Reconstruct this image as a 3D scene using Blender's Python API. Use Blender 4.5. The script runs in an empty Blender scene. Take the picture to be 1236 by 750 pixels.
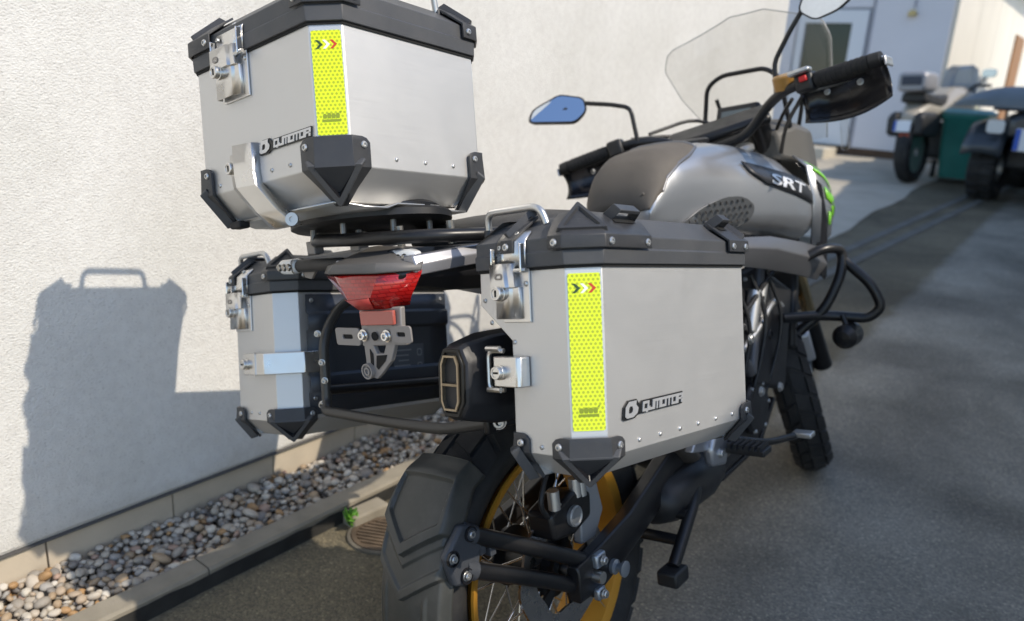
import bpy, bmesh, math, random
from mathutils import Vector, Matrix, Quaternion
from mathutils import noise as mnoise
random.seed(7)
RAD = math.radians
scene = bpy.context.scene
COL = scene.collection

# ------------------------------------------------------------------ camera
CAM_LOC = Vector((0.0, 0.0, 1.18))
cam_right = Vector((0.78437, 0.61729, 0.06096))
cam_up = Vector((-0.22029, 0.18535, 0.95766))
cam_fwd = Vector((-0.57986, 0.76459, -0.28137))
cd = bpy.data.cameras.new('camera')
cd.sensor_width = 36.0
cd.lens = 949.09 / 1236.0 * 36.0
cd.clip_start = 0.02
cd.clip_end = 400.0
cd.dof.use_dof = True
cd.dof.focus_distance = 1.22
cd.dof.aperture_fstop = 3.3
cam = bpy.data.objects.new('camera', cd)
COL.objects.link(cam)
m = Matrix((cam_right, cam_up, -cam_fwd)).transposed().to_4x4()
m.translation = CAM_LOC
cam.matrix_world = m
scene.camera = cam

# ------------------------------------------------------------------ sky and sun
SUN = Vector((1.0, 0.16, 1.05)).normalized()      # towards the sun
sun_el = math.asin(SUN.z)
sun_az = math.atan2(SUN.x, SUN.y)
world = bpy.data.worlds.new('World')
scene.world = world
world.use_nodes = True
wn = world.node_tree.nodes
wl = world.node_tree.links
bg = wn['Background']
sky = wn.new('ShaderNodeTexSky')
sky.sky_type = 'NISHITA'
sky.sun_disc = False
sky.sun_elevation = sun_el
sky.sun_rotation = sun_az
sky.air_density = 1.0
sky.dust_density = 0.6
sky.ozone_density = 1.0
wl.new(sky.outputs[0], bg.inputs[0])
bg.inputs[1].default_value = 0.15
sd = bpy.data.lights.new('sun', 'SUN')
sd.energy = 2.4
sd.angle = RAD(0.53)
sd.color = (1.0, 0.90, 0.76)
so = bpy.data.objects.new('sun', sd)
so.rotation_euler = SUN.to_track_quat('Z', 'Y').to_euler()
so.location = (6, 2, 6)
COL.objects.link(so)
scene.view_settings.view_transform = 'Standard'
scene.view_settings.look = 'None'
scene.view_settings.gamma = 1.0
scene.view_settings.exposure = 0.76
scene.view_settings.use_curve_mapping = False

# ------------------------------------------------------------------ mesh helpers
class MB:
    def __init__(s):
        s.v = []; s.f = []
    def add(s, verts, faces):
        n = len(s.v)
        s.v += [tuple(p) for p in verts]
        s.f += [tuple(i + n for i in f) for f in faces]
        return s
    def box(s, c, size, R=None):
        x, y, z = size[0] / 2, size[1] / 2, size[2] / 2
        vs = [Vector(p) for p in ((-x,-y,-z),(x,-y,-z),(x,y,-z),(-x,y,-z),(-x,-y,z),(x,-y,z),(x,y,z),(-x,y,z))]
        if R is not None: vs = [R @ p for p in vs]
        c = Vector(c)
        return s.add([p + c for p in vs], [(3,2,1,0),(4,5,6,7),(0,1,5,4),(1,2,6,5),(2,3,7,6),(3,0,4,7)])
    def loft(s, rings, cap0=True, cap1=True, closed=True):
        n = len(rings[0]); vs = []; fs = []
        for r in rings: vs += list(r)
        for i in range(len(rings) - 1):
            for j in range(n if closed else n - 1):
                k = (j + 1) % n
                fs.append((i*n + j, i*n + k, (i+1)*n + k, (i+1)*n + j))
        if cap0: fs.append(tuple(reversed(range(n))))
        if cap1: fs.append(tuple((len(rings)-1)*n + j for j in range(n)))
        return s.add(vs, fs)
    def tube(s, pts, r, n=10, closed=False, caps=True):
        pts = [Vector(p) for p in pts]
        N = len(pts)
        rs = r if isinstance(r, (list, tuple)) else [r] * N
        tan = []
        for i in range(N):
            a = pts[(i-1) % N] if (closed or i > 0) else pts[i]
            b = pts[(i+1) % N] if (closed or i < N-1) else pts[i]
            tan.append((b - a).normalized())
        up = Vector((0, 0, 1)) if abs(tan[0].z) < 0.9 else Vector((1, 0, 0))
        nrm = (up - tan[0] * up.dot(tan[0])).normalized()
        rings = []
        for i in range(N):
            nrm = (nrm - tan[i] * nrm.dot(tan[i])).normalized()
            bn = tan[i].cross(nrm)
            rings.append([pts[i] + (nrm * math.cos(2*math.pi*k/n) + bn * math.sin(2*math.pi*k/n)) * rs[i] for k in range(n)])
        if closed:
            rings.append(rings[0]); caps = False
        return s.loft(rings, caps, caps)
    def lathe(s, prof, origin, axis, n=24, caps=False):
        axis = Vector(axis).normalized(); o = Vector(origin)
        up = Vector((0, 0, 1)) if abs(axis.z) < 0.9 else Vector((1, 0, 0))
        a = (up - axis * up.dot(axis)).normalized(); b = axis.cross(a)
        rings = []
        for (r, h) in prof:
            rings.append([o + axis * h + (a * math.cos(2*math.pi*k/n) + b * math.sin(2*math.pi*k/n)) * r for k in range(n)])
        return s.loft(rings, caps, caps)
    def prism(s, poly, vec):
        vec = Vector(vec); poly = [Vector(p) for p in poly]
        return s.loft([poly, [p + vec for p in poly]])
    def build(s, name, mat, parent=None, bevel=0.0, smooth=32, mw=None, solid=0.0, seg=2, sub=0, fixn=True):
        me = bpy.data.meshes.new(name)
        me.from_pydata(s.v, [], s.f)
        if fixn:
            bm = bmesh.new(); bm.from_mesh(me)
            bmesh.ops.remove_doubles(bm, verts=bm.verts, dist=1e-6)
            bmesh.ops.recalc_face_normals(bm, faces=bm.faces)
            bm.to_mesh(me); bm.free()
        me.update()
        o = bpy.data.objects.new(name, me)
        COL.objects.link(o)
        if mat is not None: me.materials.append(mat)
        if parent is not None: o.parent = parent
        if mw is not None: o.matrix_local = mw
        if solid:
            md = o.modifiers.new('solid', 'SOLIDIFY'); md.thickness = solid; md.offset = 1.0
        if bevel:
            md = o.modifiers.new('bevel', 'BEVEL'); md.width = bevel; md.segments = seg
            md.limit_method = 'ANGLE'; md.angle_limit = RAD(28); md.harden_normals = False
        if sub:
            md = o.modifiers.new('sub', 'SUBSURF'); md.levels = sub; md.render_levels = sub
        if smooth:
            for p in me.polygons: p.use_smooth = True
            me.set_sharp_from_angle(angle=RAD(smooth))
        return o

def fillet(pts, r, n=5, closed=False):
    pts = [Vector(p) for p in pts]; out = []
    N = len(pts)
    for i in range(N):
        if not closed and i in (0, N-1):
            out.append(pts[i]); continue
        p, a, b = pts[i], pts[(i-1) % N], pts[(i+1) % N]
        da, db = (a - p), (b - p)
        d = min(r, da.length * 0.45, db.length * 0.45)
        A = p + da.normalized() * d; B = p + db.normalized() * d
        for k in range(n + 1):
            t = k / n
            out.append(A * (1-t)**2 + p * 2*t*(1-t) + B * t*t)
    return out
def rounded_rect(w, h, r, n=4):
    out = []
    for (cx, cy, a0) in ((w/2-r, h/2-r, 0), (-w/2+r, h/2-r, 90), (-w/2+r, -h/2+r, 180), (w/2-r, -h/2+r, 270)):
        for k in range(n + 1):
            a = RAD(a0 + 90*k/n); out.append((cx + r*math.cos(a), cy + r*math.sin(a)))
    return out
def smooth01(a, b, x):
    t = max(0.0, min(1.0, (x - a) / (b - a))); return t*t*(3-2*t)
def empty(name, mw=None):
    o = bpy.data.objects.new(name, None); o.empty_display_size = 0.1
    COL.objects.link(o)
    if mw is not None: o.matrix_world = mw
    return o
def tag(o, label=None, cat=None, group=None, kind=None):
    if label: o['label'] = label
    if cat: o['category'] = cat
    if group: o['group'] = group
    if kind: o['kind'] = kind
    return o
def copy_obj(o, parent, mw):
    c = o.copy(); COL.objects.link(c); c.parent = parent; c.matrix_local = mw
    return c
def rotm(y, p, r):
    return Matrix.Rotation(RAD(y), 4, 'Z') @ Matrix.Rotation(RAD(p), 4, 'X') @ Matrix.Rotation(RAD(r), 4, 'Y')

# ------------------------------------------------------------------ materials
MATS = {}
def nodes_of(mt):
    return mt.node_tree.nodes, mt.node_tree.links
def mat(name, col, rough=0.5, metal=0.0, bump=0.0, bscale=200.0, var=0.0, vscale=8.0, rvar=0.0, coat=0.0, trans=0.0, ior=1.45, emit=None, spec=None, alpha=1.0, aniso=0.0, dust=0.0):
    if name in MATS: return MATS[name]
    mt = bpy.data.materials.new(name); mt.use_nodes = True
    n, l = nodes_of(mt); b = n['Principled BSDF']
    b.inputs['Base Color'].default_value = (*col, 1); b.inputs['Roughness'].default_value = rough
    b.inputs['Metallic'].default_value = metal
    b.inputs['Coat Weight'].default_value = coat; b.inputs['Coat Roughness'].default_value = 0.08
    b.inputs['Transmission Weight'].default_value = trans; b.inputs['IOR'].default_value = ior
    if spec is not None: b.inputs['Specular IOR Level'].default_value = spec
    if emit: b.inputs['Emission Color'].default_value = (*emit[:3], 1); b.inputs['Emission Strength'].default_value = emit[3]
    tc = None
    if bump or var or rvar or dust:
        tc = n.new('ShaderNodeTexCoord')
    if var or rvar:
        nz = n.new('ShaderNodeTexNoise'); nz.inputs['Scale'].default_value = vscale; nz.inputs['Detail'].default_value = 5
        l.new(tc.outputs['Object'], nz.inputs['Vector'])
        if var:
            rp = n.new('ShaderNodeValToRGB')
            rp.color_ramp.elements[0].position = 0.3; rp.color_ramp.elements[1].position = 0.7
            rp.color_ramp.elements[0].color = (*[c*(1-var) for c in col], 1)
            rp.color_ramp.elements[1].color = (*[min(1, c*(1+var)) for c in col], 1)
            l.new(nz.outputs['Fac'], rp.inputs['Fac']); l.new(rp.outputs['Color'], b.inputs['Base Color'])
        if rvar:
            mr = n.new('ShaderNodeMapRange'); mr.inputs[1].default_value = 0.3; mr.inputs[2].default_value = 0.7
            mr.inputs[3].default_value = max(0.02, rough - rvar); mr.inputs[4].default_value = min(1, rough + rvar)
            l.new(nz.outputs['Fac'], mr.inputs[0]); l.new(mr.outputs[0], b.inputs['Roughness'])
    if dust:
        dz = n.new('ShaderNodeTexNoise'); dz.inputs['Scale'].default_value = 14; dz.inputs['Detail'].default_value = 8; dz.inputs['Roughness'].default_value = 0.7
        l.new(tc.outputs['Object'], dz.inputs['Vector'])
        mr = n.new('ShaderNodeMapRange'); mr.inputs[1].default_value = 0.45; mr.inputs[2].default_value = 0.75; mr.inputs[3].default_value = 0; mr.inputs[4].default_value = dust
        l.new(dz.outputs['Fac'], mr.inputs[0])
        mx = n.new('ShaderNodeMixRGB'); mx.inputs[1].default_value = (*col, 1); mx.inputs[2].default_value = (0.22, 0.2, 0.17, 1)
        src = b.inputs['Base Color'].links[0].from_socket if b.inputs['Base Color'].links else None
        if src: l.new(src, mx.inputs[1])
        l.new(mr.outputs[0], mx.inputs[0]); l.new(mx.outputs[0], b.inputs['Base Color'])
    if bump:
        nb = n.new('ShaderNodeTexNoise'); nb.inputs['Scale'].default_value = bscale; nb.inputs['Detail'].default_value = 3
        l.new(tc.outputs['Object'], nb.inputs['Vector'])
        bp = n.new('ShaderNodeBump'); bp.inputs['Strength'].default_value = bump; bp.inputs['Distance'].default_value = 0.001
        l.new(nb.outputs['Fac'], bp.inputs['Height']); l.new(bp.outputs['Normal'], b.inputs['Normal'])
    MATS[name] = mt
    return mt
def alu_mat():
    mt = mat('anodised_aluminium', (0.56, 0.555, 0.54), 0.46, 0.72)
    n, l = nodes_of(mt); b = n['Principled BSDF']; tc = n.new('ShaderNodeTexCoord')
    # fine rolled grain along the sheet
    mp = n.new('ShaderNodeMapping'); mp.inputs['Scale'].default_value = (9, 9, 420); l.new(tc.outputs['Object'], mp.inputs['Vector'])
    gr_ = n.new('ShaderNodeTexNoise'); gr_.inputs['Scale'].default_value = 1.0; gr_.inputs['Detail'].default_value = 3; l.new(mp.outputs[0], gr_.inputs['Vector'])
    # hand smudges and wiped dust
    sm = n.new('ShaderNodeTexNoise'); sm.inputs['Scale'].default_value = 7; sm.inputs['Detail'].default_value = 7; sm.inputs['Roughness'].default_value = 0.65; sm.inputs['Distortion'].default_value = 1.2; l.new(tc.outputs['Object'], sm.inputs['Vector'])
    mr = n.new('ShaderNodeMapRange'); mr.inputs[1].default_value = 0.3; mr.inputs[2].default_value = 0.72; mr.inputs[3].default_value = 0.44; mr.inputs[4].default_value = 0.50; l.new(sm.outputs['Fac'], mr.inputs[0])
    ad = n.new('ShaderNodeMath'); ad.operation = 'MULTIPLY_ADD'; ad.inputs[1].default_value = 0.10; l.new(gr_.outputs['Fac'], ad.inputs[0]); l.new(mr.outputs[0], ad.inputs[2])
    sb = n.new('ShaderNodeMath'); sb.operation = 'SUBTRACT'; sb.inputs[1].default_value = 0.05; l.new(ad.outputs[0], sb.inputs[0]); l.new(sb.outputs[0], b.inputs['Roughness'])
    cr = n.new('ShaderNodeValToRGB'); cr.color_ramp.elements[0].position = 0.3; cr.color_ramp.elements[0].color = (0.605, 0.597, 0.58, 1); cr.color_ramp.elements[1].position = 0.7; cr.color_ramp.elements[1].color = (0.62, 0.613, 0.597, 1)
    l.new(sm.outputs['Fac'], cr.inputs['Fac']); l.new(cr.outputs['Color'], b.inputs['Base Color'])
    bp = n.new('ShaderNodeBump'); bp.inputs['Strength'].default_value = 0.06; bp.inputs['Distance'].default_value = 0.001; l.new(gr_.outputs['Fac'], bp.inputs['Height']); l.new(bp.outputs['Normal'], b.inputs['Normal'])
    return mt
alu = alu_mat()
steel = mat('stainless_steel', (0.66, 0.65, 0.63), 0.33, 1.0, rvar=0.07, vscale=30)
bright = mat('polished_steel', (0.72, 0.71, 0.69), 0.16, 1.0)
satin = mat('satin_silver', (0.55, 0.55, 0.54), 0.38, 0.9, rvar=0.06, vscale=25)
lidpl = mat('grey_plastic', (0.060, 0.062, 0.066), 0.50, bump=0.25, bscale=1400, var=0.08, vscale=12, rvar=0.06, dust=0.10)
guard = mat('guard_plastic', (0.036, 0.037, 0.040), 0.42, bump=0.2, bscale=1200, rvar=0.06, vscale=30, dust=0.08)
gloss = mat('gloss_black', (0.012, 0.012, 0.014), 0.22)
blackpl = mat('black_plastic', (0.013, 0.013, 0.014), 0.45, bump=0.15, bscale=900, rvar=0.08, vscale=20, dust=0.06)
blackpaint = mat('black_powder_coat', (0.008, 0.008, 0.009), 0.36, rvar=0.08, vscale=25, dust=0.02)
rubber = mat('rubber', (0.013, 0.013, 0.0135), 0.72, bump=0.3, bscale=500, var=0.2, vscale=20, dust=0.12)
gold = mat('gold_anodised', (0.52, 0.25, 0.03), 0.42, 0.35, rvar=0.06, vscale=20)
darkvoid = mat('dark_cavity', (0.006, 0.006, 0.006), 0.8)
# ================================================================== the setting
XW = -1.738      # house wall face
XK = -1.476      # kerb outer edge
ZP = 0.120       # plinth top
def gz(x, y):
    if y < 3.2: return 0.0
    t = y - 3.2
    return 0.066 * (t - 0.8 * (1 - math.exp(-t / 0.8))) if y < 11.6 else 0.066 * (8.4 - 0.8)

def asphalt_mat():
    mt = bpy.data.materials.new('asphalt'); mt.use_nodes = True
    n, l = nodes_of(mt); b = n['Principled BSDF']
    tc = n.new('ShaderNodeTexCoord')
    v = n.new('ShaderNodeTexVoronoi'); v.inputs['Scale'].default_value = 190; v.feature = 'F1'
    l.new(tc.outputs['Object'], v.inputs['Vector'])
    nz = n.new('ShaderNodeTexNoise'); nz.inputs['Scale'].default_value = 2.2; nz.inputs['Detail'].default_value = 8; nz.inputs['Roughness'].default_value = 0.65
    l.new(tc.outputs['Object'], nz.inputs['Vector'])
    r1 = n.new('ShaderNodeValToRGB')
    r1.color_ramp.elements[0].position = 0.32; r1.color_ramp.elements[0].color = (0.185, 0.176, 0.152, 1)
    r1.color_ramp.elements[1].position = 0.70; r1.color_ramp.elements[1].color = (0.285, 0.272, 0.238, 1)
    l.new(nz.outputs['Fac'], r1.inputs['Fac'])
    # single pale and dark chips of aggregate
    sep = n.new('ShaderNodeSeparateColor'); l.new(v.outputs['Color'], sep.inputs[0])
    r2 = n.new('ShaderNodeValToRGB')
    r2.color_ramp.elements[0].position = 0.0; r2.color_ramp.elements[0].color = (0.72, 0.72, 0.72, 1)
    r2.color_ramp.elements[1].position = 0.93; r2.color_ramp.elements[1].color = (1.25, 1.22, 1.15, 1)
    e = r2.color_ramp.elements.new(0.985); e.color = (1.7, 1.65, 1.5, 1)
    l.new(sep.outputs[0], r2.inputs['Fac'])
    mx = n.new('ShaderNodeMixRGB'); mx.blend_type = 'MULTIPLY'; mx.inputs[0].default_value = 1
    l.new(r1.outputs['Color'], mx.inputs[1]); l.new(r2.outputs['Color'], mx.inputs[2])
    # dirt and old oil stains
    st = n.new('ShaderNodeTexNoise'); st.inputs['Scale'].default_value = 0.9; st.inputs['Detail'].default_value = 6; st.inputs['Distortion'].default_value = 0.6
    l.new(tc.outputs['Object'], st.inputs['Vector'])
    r3 = n.new('ShaderNodeValToRGB'); r3.color_ramp.elements[0].position = 0.38; r3.color_ramp.elements[0].color = (0.60, 0.60, 0.60, 1)
    r3.color_ramp.elements[1].position = 0.6; r3.color_ramp.elements[1].color = (1.08, 1.08, 1.08, 1)
    l.new(st.outputs['Fac'], r3.inputs['Fac'])
    m2 = n.new('ShaderNodeMixRGB'); m2.blend_type = 'MULTIPLY'; m2.inputs[0].default_value = 1
    l.new(mx.outputs[0], m2.inputs[1]); l.new(r3.outputs['Color'], m2.inputs[2])
    # browner asphalt along the kerb, its deeper shade also painted into the colour
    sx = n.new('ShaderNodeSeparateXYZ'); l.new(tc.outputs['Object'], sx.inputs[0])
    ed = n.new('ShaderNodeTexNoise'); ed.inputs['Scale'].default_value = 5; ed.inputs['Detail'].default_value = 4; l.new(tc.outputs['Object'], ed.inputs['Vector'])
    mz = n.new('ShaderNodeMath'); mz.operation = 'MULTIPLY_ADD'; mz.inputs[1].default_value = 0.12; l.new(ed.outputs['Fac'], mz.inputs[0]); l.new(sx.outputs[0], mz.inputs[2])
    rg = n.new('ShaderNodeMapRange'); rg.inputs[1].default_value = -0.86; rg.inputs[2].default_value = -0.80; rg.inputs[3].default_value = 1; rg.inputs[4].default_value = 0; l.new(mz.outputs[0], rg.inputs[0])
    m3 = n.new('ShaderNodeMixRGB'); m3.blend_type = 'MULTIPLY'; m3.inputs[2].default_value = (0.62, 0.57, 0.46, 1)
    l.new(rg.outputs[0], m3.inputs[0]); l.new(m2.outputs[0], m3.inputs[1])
    l.new(m3.outputs[0], b.inputs['Base Color'])
    b.inputs['Roughness'].default_value = 0.85
    b.inputs['Specular IOR Level'].default_value = 0.3
    nb = n.new('ShaderNodeTexNoise'); nb.inputs['Scale'].default_value = 60; nb.inputs['Detail'].default_value = 6; nb.inputs['Roughness'].default_value = 0.7
    l.new(tc.outputs['Object'], nb.inputs['Vector'])
    ad = n.new('ShaderNodeMath'); ad.operation = 'MULTIPLY_ADD'; ad.inputs[1].default_value = -0.5
    l.new(v.outputs['Distance'], ad.inputs[0]); l.new(nb.outputs['Fac'], ad.inputs[2])
    bp = n.new('ShaderNodeBump'); bp.inputs['Strength'].default_value = 0.9; bp.inputs['Distance'].default_value = 0.006
    l.new(ad.outputs[0], bp.inputs['Height']); l.new(bp.outputs['Normal'], b.inputs['Normal'])
    return mt
ASPH = asphalt_mat()
g = MB()
xs = [-60, -30, -15, -8, -5, -3.5, -2.5, -1.9] + [-1.6 + 0.1*i for i in range(0, 24)] + [1.2, 2, 4, 8, 15, 30, 60]
ys = [-30, -12, -5, -2, -1] + [-0.6 + 0.1*i for i in range(0, 42)] + [3.6 + 0.4*i for i in range(1, 22)] + [13, 16, 20, 30, 60, 120]
vs = []; fs = []
for y in ys:
    for x in xs:
        rough = 0.0
        if -1.6 < x < 0.8 and -0.6 < y < 3.4:
            rough = 0.004 * mnoise.noise(Vector((x*5, y*5, 1.3)))
        vs.append((x, y, gz(x, y) + rough))
nx = len(xs)
for j in range(len(ys)-1):
    for i in range(nx-1):
        fs.append((j*nx+i, j*nx+i+1, (j+1)*nx+i+1, (j+1)*nx+i))
g.add(vs, fs)
ground = g.build('ground', ASPH, smooth=60, fixn=False)
tag(ground, kind='structure')

# drainage strip set into the yard
conc = mat('old_concrete', (0.24, 0.22, 0.185), 0.9, bump=0.7, bscale=220, var=0.22, vscale=9, dust=0.3)
gut = MB()
def strip_pts(off, w):
    out = []
    for k in range(14):
        t = k/13; y = 4.3 + 6.0*t; x = -1.66 + 0.52*t + off
        out.append((x, y, w))
    return out
for off in (0.0, 0.16):
    pl = strip_pts(off, 0.035)
    L_ = [Vector((x-w, y, gz(x, y)+0.006)) for x, y, w in pl]; R_ = [Vector((x+w, y, gz(x, y)+0.006)) for x, y, w in pl]
    rings = []
    for a, b_ in zip(L_, R_):
        rings.append([a, b_, b_ - Vector((0, 0, 0.05)), a - Vector((0, 0, 0.05))])
    gut.loft(rings)
gutter = gut.build('drainage_strip', mat('pale_concrete_strip', (0.12, 0.115, 0.10), 0.9, bump=0.5, bscale=150, var=0.2, vscale=6), smooth=0)
tag(gutter, kind='structure')

# pale concrete apron in front of the workshop
q = MB(); rows = []
for k in range(12):
    yy = 6.2 + 5.05*k/11; rows.append([Vector((-7.0, yy, gz(0, yy) + 0.005)), Vector((-1.72 + 0.03*math.sin(k*1.7), yy, gz(0, yy) + 0.005))])
q.loft(rows, False, False, closed=False)
apron = q.build('concrete_apron', mat('apron_concrete', (0.40,0.36,0.29), 0.9, var=0.15, vscale=2.5, bump=0.4, bscale=60), smooth=60)
tag(apron, kind='structure')

# kerb made of single stones
kerb = MB()
kerb.box((XK-0.033, 3.2, -0.06), (0.05, 7.6, 0.1))
kerb = kerb.build('kerb', conc, smooth=0)
tag(kerb, kind='structure')
KM = mat('kerb_stone', (0.25, 0.222, 0.172), 0.9, bump=0.8, bscale=260, var=0.16, vscale=14, dust=0.25)
KERB_SHADE = mat('kerb_face_shade', (0.022, 0.021, 0.019), 0.75, bump=0.8, bscale=180, var=0.3, vscale=25)  # near-black colour painting in the shade and dirt of the kerb face
y = -0.15; ki = 0
while y < 6.6:
    ln = 1.0
    st = MB()
    w = 0.064
    cx = XK - w/2 + random.uniform(-0.001, 0.001)
    n_ = 20; rings = []
    for k in range(n_ + 1):
        yy = y + 0.002 + (ln - 0.004) * k / n_
        jt = lambda s: 0.0016 * mnoise.noise(Vector((s*3.1, yy*17, ki)))
        top = 0.05 + 0.0012*mnoise.noise(Vector((yy*9, 4, ki)))
        rings.append([Vector((cx - w/2, yy, -0.05)), Vector((cx + w/2 + jt(1), yy, -0.05)), Vector((cx + w/2 + jt(2), yy, top - 0.006)), Vector((cx + w/2 - 0.006 + jt(3), yy, top)),
                      Vector((cx - w/2 + 0.004, yy, top)), Vector((cx - w/2, yy, top - 0.004))])
    st.loft(rings)
    st.build('kerb_stone', KM, kerb, smooth=40)
    ksh = MB(); rings = []  # thin strip added over the outer face to carry its painted shade
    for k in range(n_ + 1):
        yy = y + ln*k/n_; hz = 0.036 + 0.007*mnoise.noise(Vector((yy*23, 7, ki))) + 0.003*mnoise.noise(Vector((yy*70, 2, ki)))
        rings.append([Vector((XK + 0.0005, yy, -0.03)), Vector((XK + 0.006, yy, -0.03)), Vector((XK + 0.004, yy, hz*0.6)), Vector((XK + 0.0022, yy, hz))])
    ksh.loft(rings); ksh.build('kerb_shade_strip', KERB_SHADE, kerb, smooth=40)
    y += ln; ki += 1

# house wall
def plaster_mat():
    mt = bpy.data.materials.new('scraped_plaster'); mt.use_nodes = True
    n, l = nodes_of(mt); b = n['Principled BSDF']
    tc = n.new('ShaderNodeTexCoord')
    mp = n.new('ShaderNodeMapping'); mp.inputs['Scale'].default_value = (1, 0.78, 1.15)
    l.new(tc.outputs['Object'], mp.inputs['Vector'])
    a = n.new('ShaderNodeTexNoise'); a.inputs['Scale'].default_value = 210; a.inputs['Detail'].default_value = 5; a.inputs['Roughness'].default_value = 0.62; a.inputs['Distortion'].default_value = 0.5
    l.new(mp.outputs[0], a.inputs['Vector'])
    v = n.new('ShaderNodeTexVoronoi'); v.inputs['Scale'].default_value = 240
    l.new(mp.outputs[0], v.inputs['Vector'])
    ad = n.new('ShaderNodeMath'); ad.operation = 'MULTIPLY_ADD'; ad.inputs[1].default_value = 0.35
    l.new(v.outputs['Distance'], ad.inputs[0]); l.new(a.outputs['Fac'], ad.inputs[2])
    bp = n.new('ShaderNodeBump'); bp.inputs['Strength'].default_value = 0.75; bp.inputs['Distance'].default_value = 0.0034
    l.new(ad.outputs[0], bp.inputs['Height']); l.new(bp.outputs['Normal'], b.inputs['Normal'])
    big = n.new('ShaderNodeTexNoise'); big.inputs['Scale'].default_value = 3; big.inputs['Detail'].default_value = 7
    l.new(tc.outputs['Object'], big.inputs['Vector'])
    r = n.new('ShaderNodeValToRGB')
    r.color_ramp.elements[0].position = 0.3; r.color_ramp.elements[0].color = (0.655, 0.645, 0.61, 1)
    r.color_ramp.elements[1].position = 0.7; r.color_ramp.elements[1].color = (0.73, 0.72, 0.69, 1)
    l.new(big.outputs['Fac'], r.inputs['Fac'])
    pit = n.new('ShaderNodeValToRGB'); pit.color_ramp.elements[0].position = 0.30; pit.color_ramp.elements[0].color = (0.74, 0.73, 0.72, 1)
    pit.color_ramp.elements[1].position = 0.44; pit.color_ramp.elements[1].color = (1, 1, 1, 1)
    l.new(a.outputs['Fac'], pit.inputs['Fac'])
    mx = n.new('ShaderNodeMixRGB'); mx.blend_type = 'MULTIPLY'; mx.inputs[0].default_value = 1
    l.new(r.outputs['Color'], mx.inputs[1]); l.new(pit.outputs['Color'], mx.inputs[2])
    mo = n.new('ShaderNodeTexNoise'); mo.inputs['Scale'].default_value = 48; mo.inputs['Detail'].default_value = 5; l.new(tc.outputs['Object'], mo.inputs['Vector'])
    rm = n.new('ShaderNodeValToRGB'); rm.color_ramp.elements[0].position = 0.34; rm.color_ramp.elements[0].color = (0.955, 0.95, 0.945, 1); rm.color_ramp.elements[1].position = 0.62; rm.color_ramp.elements[1].color = (1.02, 1.02, 1.015, 1)
    l.new(mo.outputs['Fac'], rm.inputs['Fac'])
    m5 = n.new('ShaderNodeMixRGB'); m5.blend_type = 'MULTIPLY'; m5.inputs[0].default_value = 1; l.new(mx.outputs[0], m5.inputs[1]); l.new(rm.outputs['Color'], m5.inputs[2])
    # rain-splash grime just above the plinth
    sz = n.new('ShaderNodeSeparateXYZ'); l.new(tc.outputs['Object'], sz.inputs[0])
    gn = n.new('ShaderNodeTexNoise'); gn.inputs['Scale'].default_value = 14; gn.inputs['Detail'].default_value = 7; l.new(tc.outputs['Object'], gn.inputs['Vector'])
    ga = n.new('ShaderNodeMath'); ga.operation = 'MULTIPLY_ADD'; ga.inputs[1].default_value = 0.16; l.new(gn.outputs['Fac'], ga.inputs[0]); l.new(sz.outputs[2], ga.inputs[2])
    gm = n.new('ShaderNodeMapRange'); gm.inputs[1].default_value = 0.20; gm.inputs[2].default_value = 0.27; gm.inputs[3].default_value = 0.30; gm.inputs[4].default_value = 0; l.new(ga.outputs[0], gm.inputs[0])
    m6 = n.new('ShaderNodeMixRGB'); m6.inputs[2].default_value = (0.40, 0.36, 0.29, 1); l.new(gm.outputs[0], m6.inputs[0]); l.new(m5.outputs[0], m6.inputs[1])
    l.new(m6.outputs[0], b.inputs['Base Color'])
    b.inputs['Roughness'].default_value = 0.95; b.inputs['Specular IOR Level'].default_value = 0.15
    return mt
PLASTER = plaster_mat()
WALL_END = 4.72
w = MB()
w.box((XW - 0.15, (WALL_END - 3.0)/2, 1.76 + ZP/2), (0.30, WALL_END + 3.0, 3.52 - ZP))
house = w.build('house_wall', PLASTER, smooth=0, bevel=0.012)
tag(house, 'rough white plastered house wall behind the motorcycle, with a tiled plinth', 'wall')
core = MB(); core.box((XW - 0.17, (WALL_END - 3.0)/2, 0.02), (0.28, WALL_END + 2.9, 0.19))
core.build('plinth_core', mat('mortar', (0.2, 0.17, 0.13), 0.95), house, smooth=0)
PT = mat('plinth_tile', (0.50, 0.43, 0.33), 0.55, bump=0.3, bscale=120, var=0.06, vscale=10, dust=0.18)
tl = 0.298; yj = 0.613 - 3*0.302
for k in range(18):
    t = MB(); yy = yj + k*0.302
    t.box((XW - 0.017, yy + tl/2, ZP/2 - 0.004), (0.030, tl, ZP + 0.004))
    t.build('plinth_tile', PT, house, smooth=0, bevel=0.0015)
top = MB(); top.box((XW - 0.012, (WALL_END-3)/2, ZP + 0.0005), (0.036, WALL_END + 2.8, 0.003))
top.build('base_rail', mat('dark_rail', (0.09, 0.085, 0.08), 0.7), house, smooth=0)  # thin dark rail along the plinth top

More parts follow.
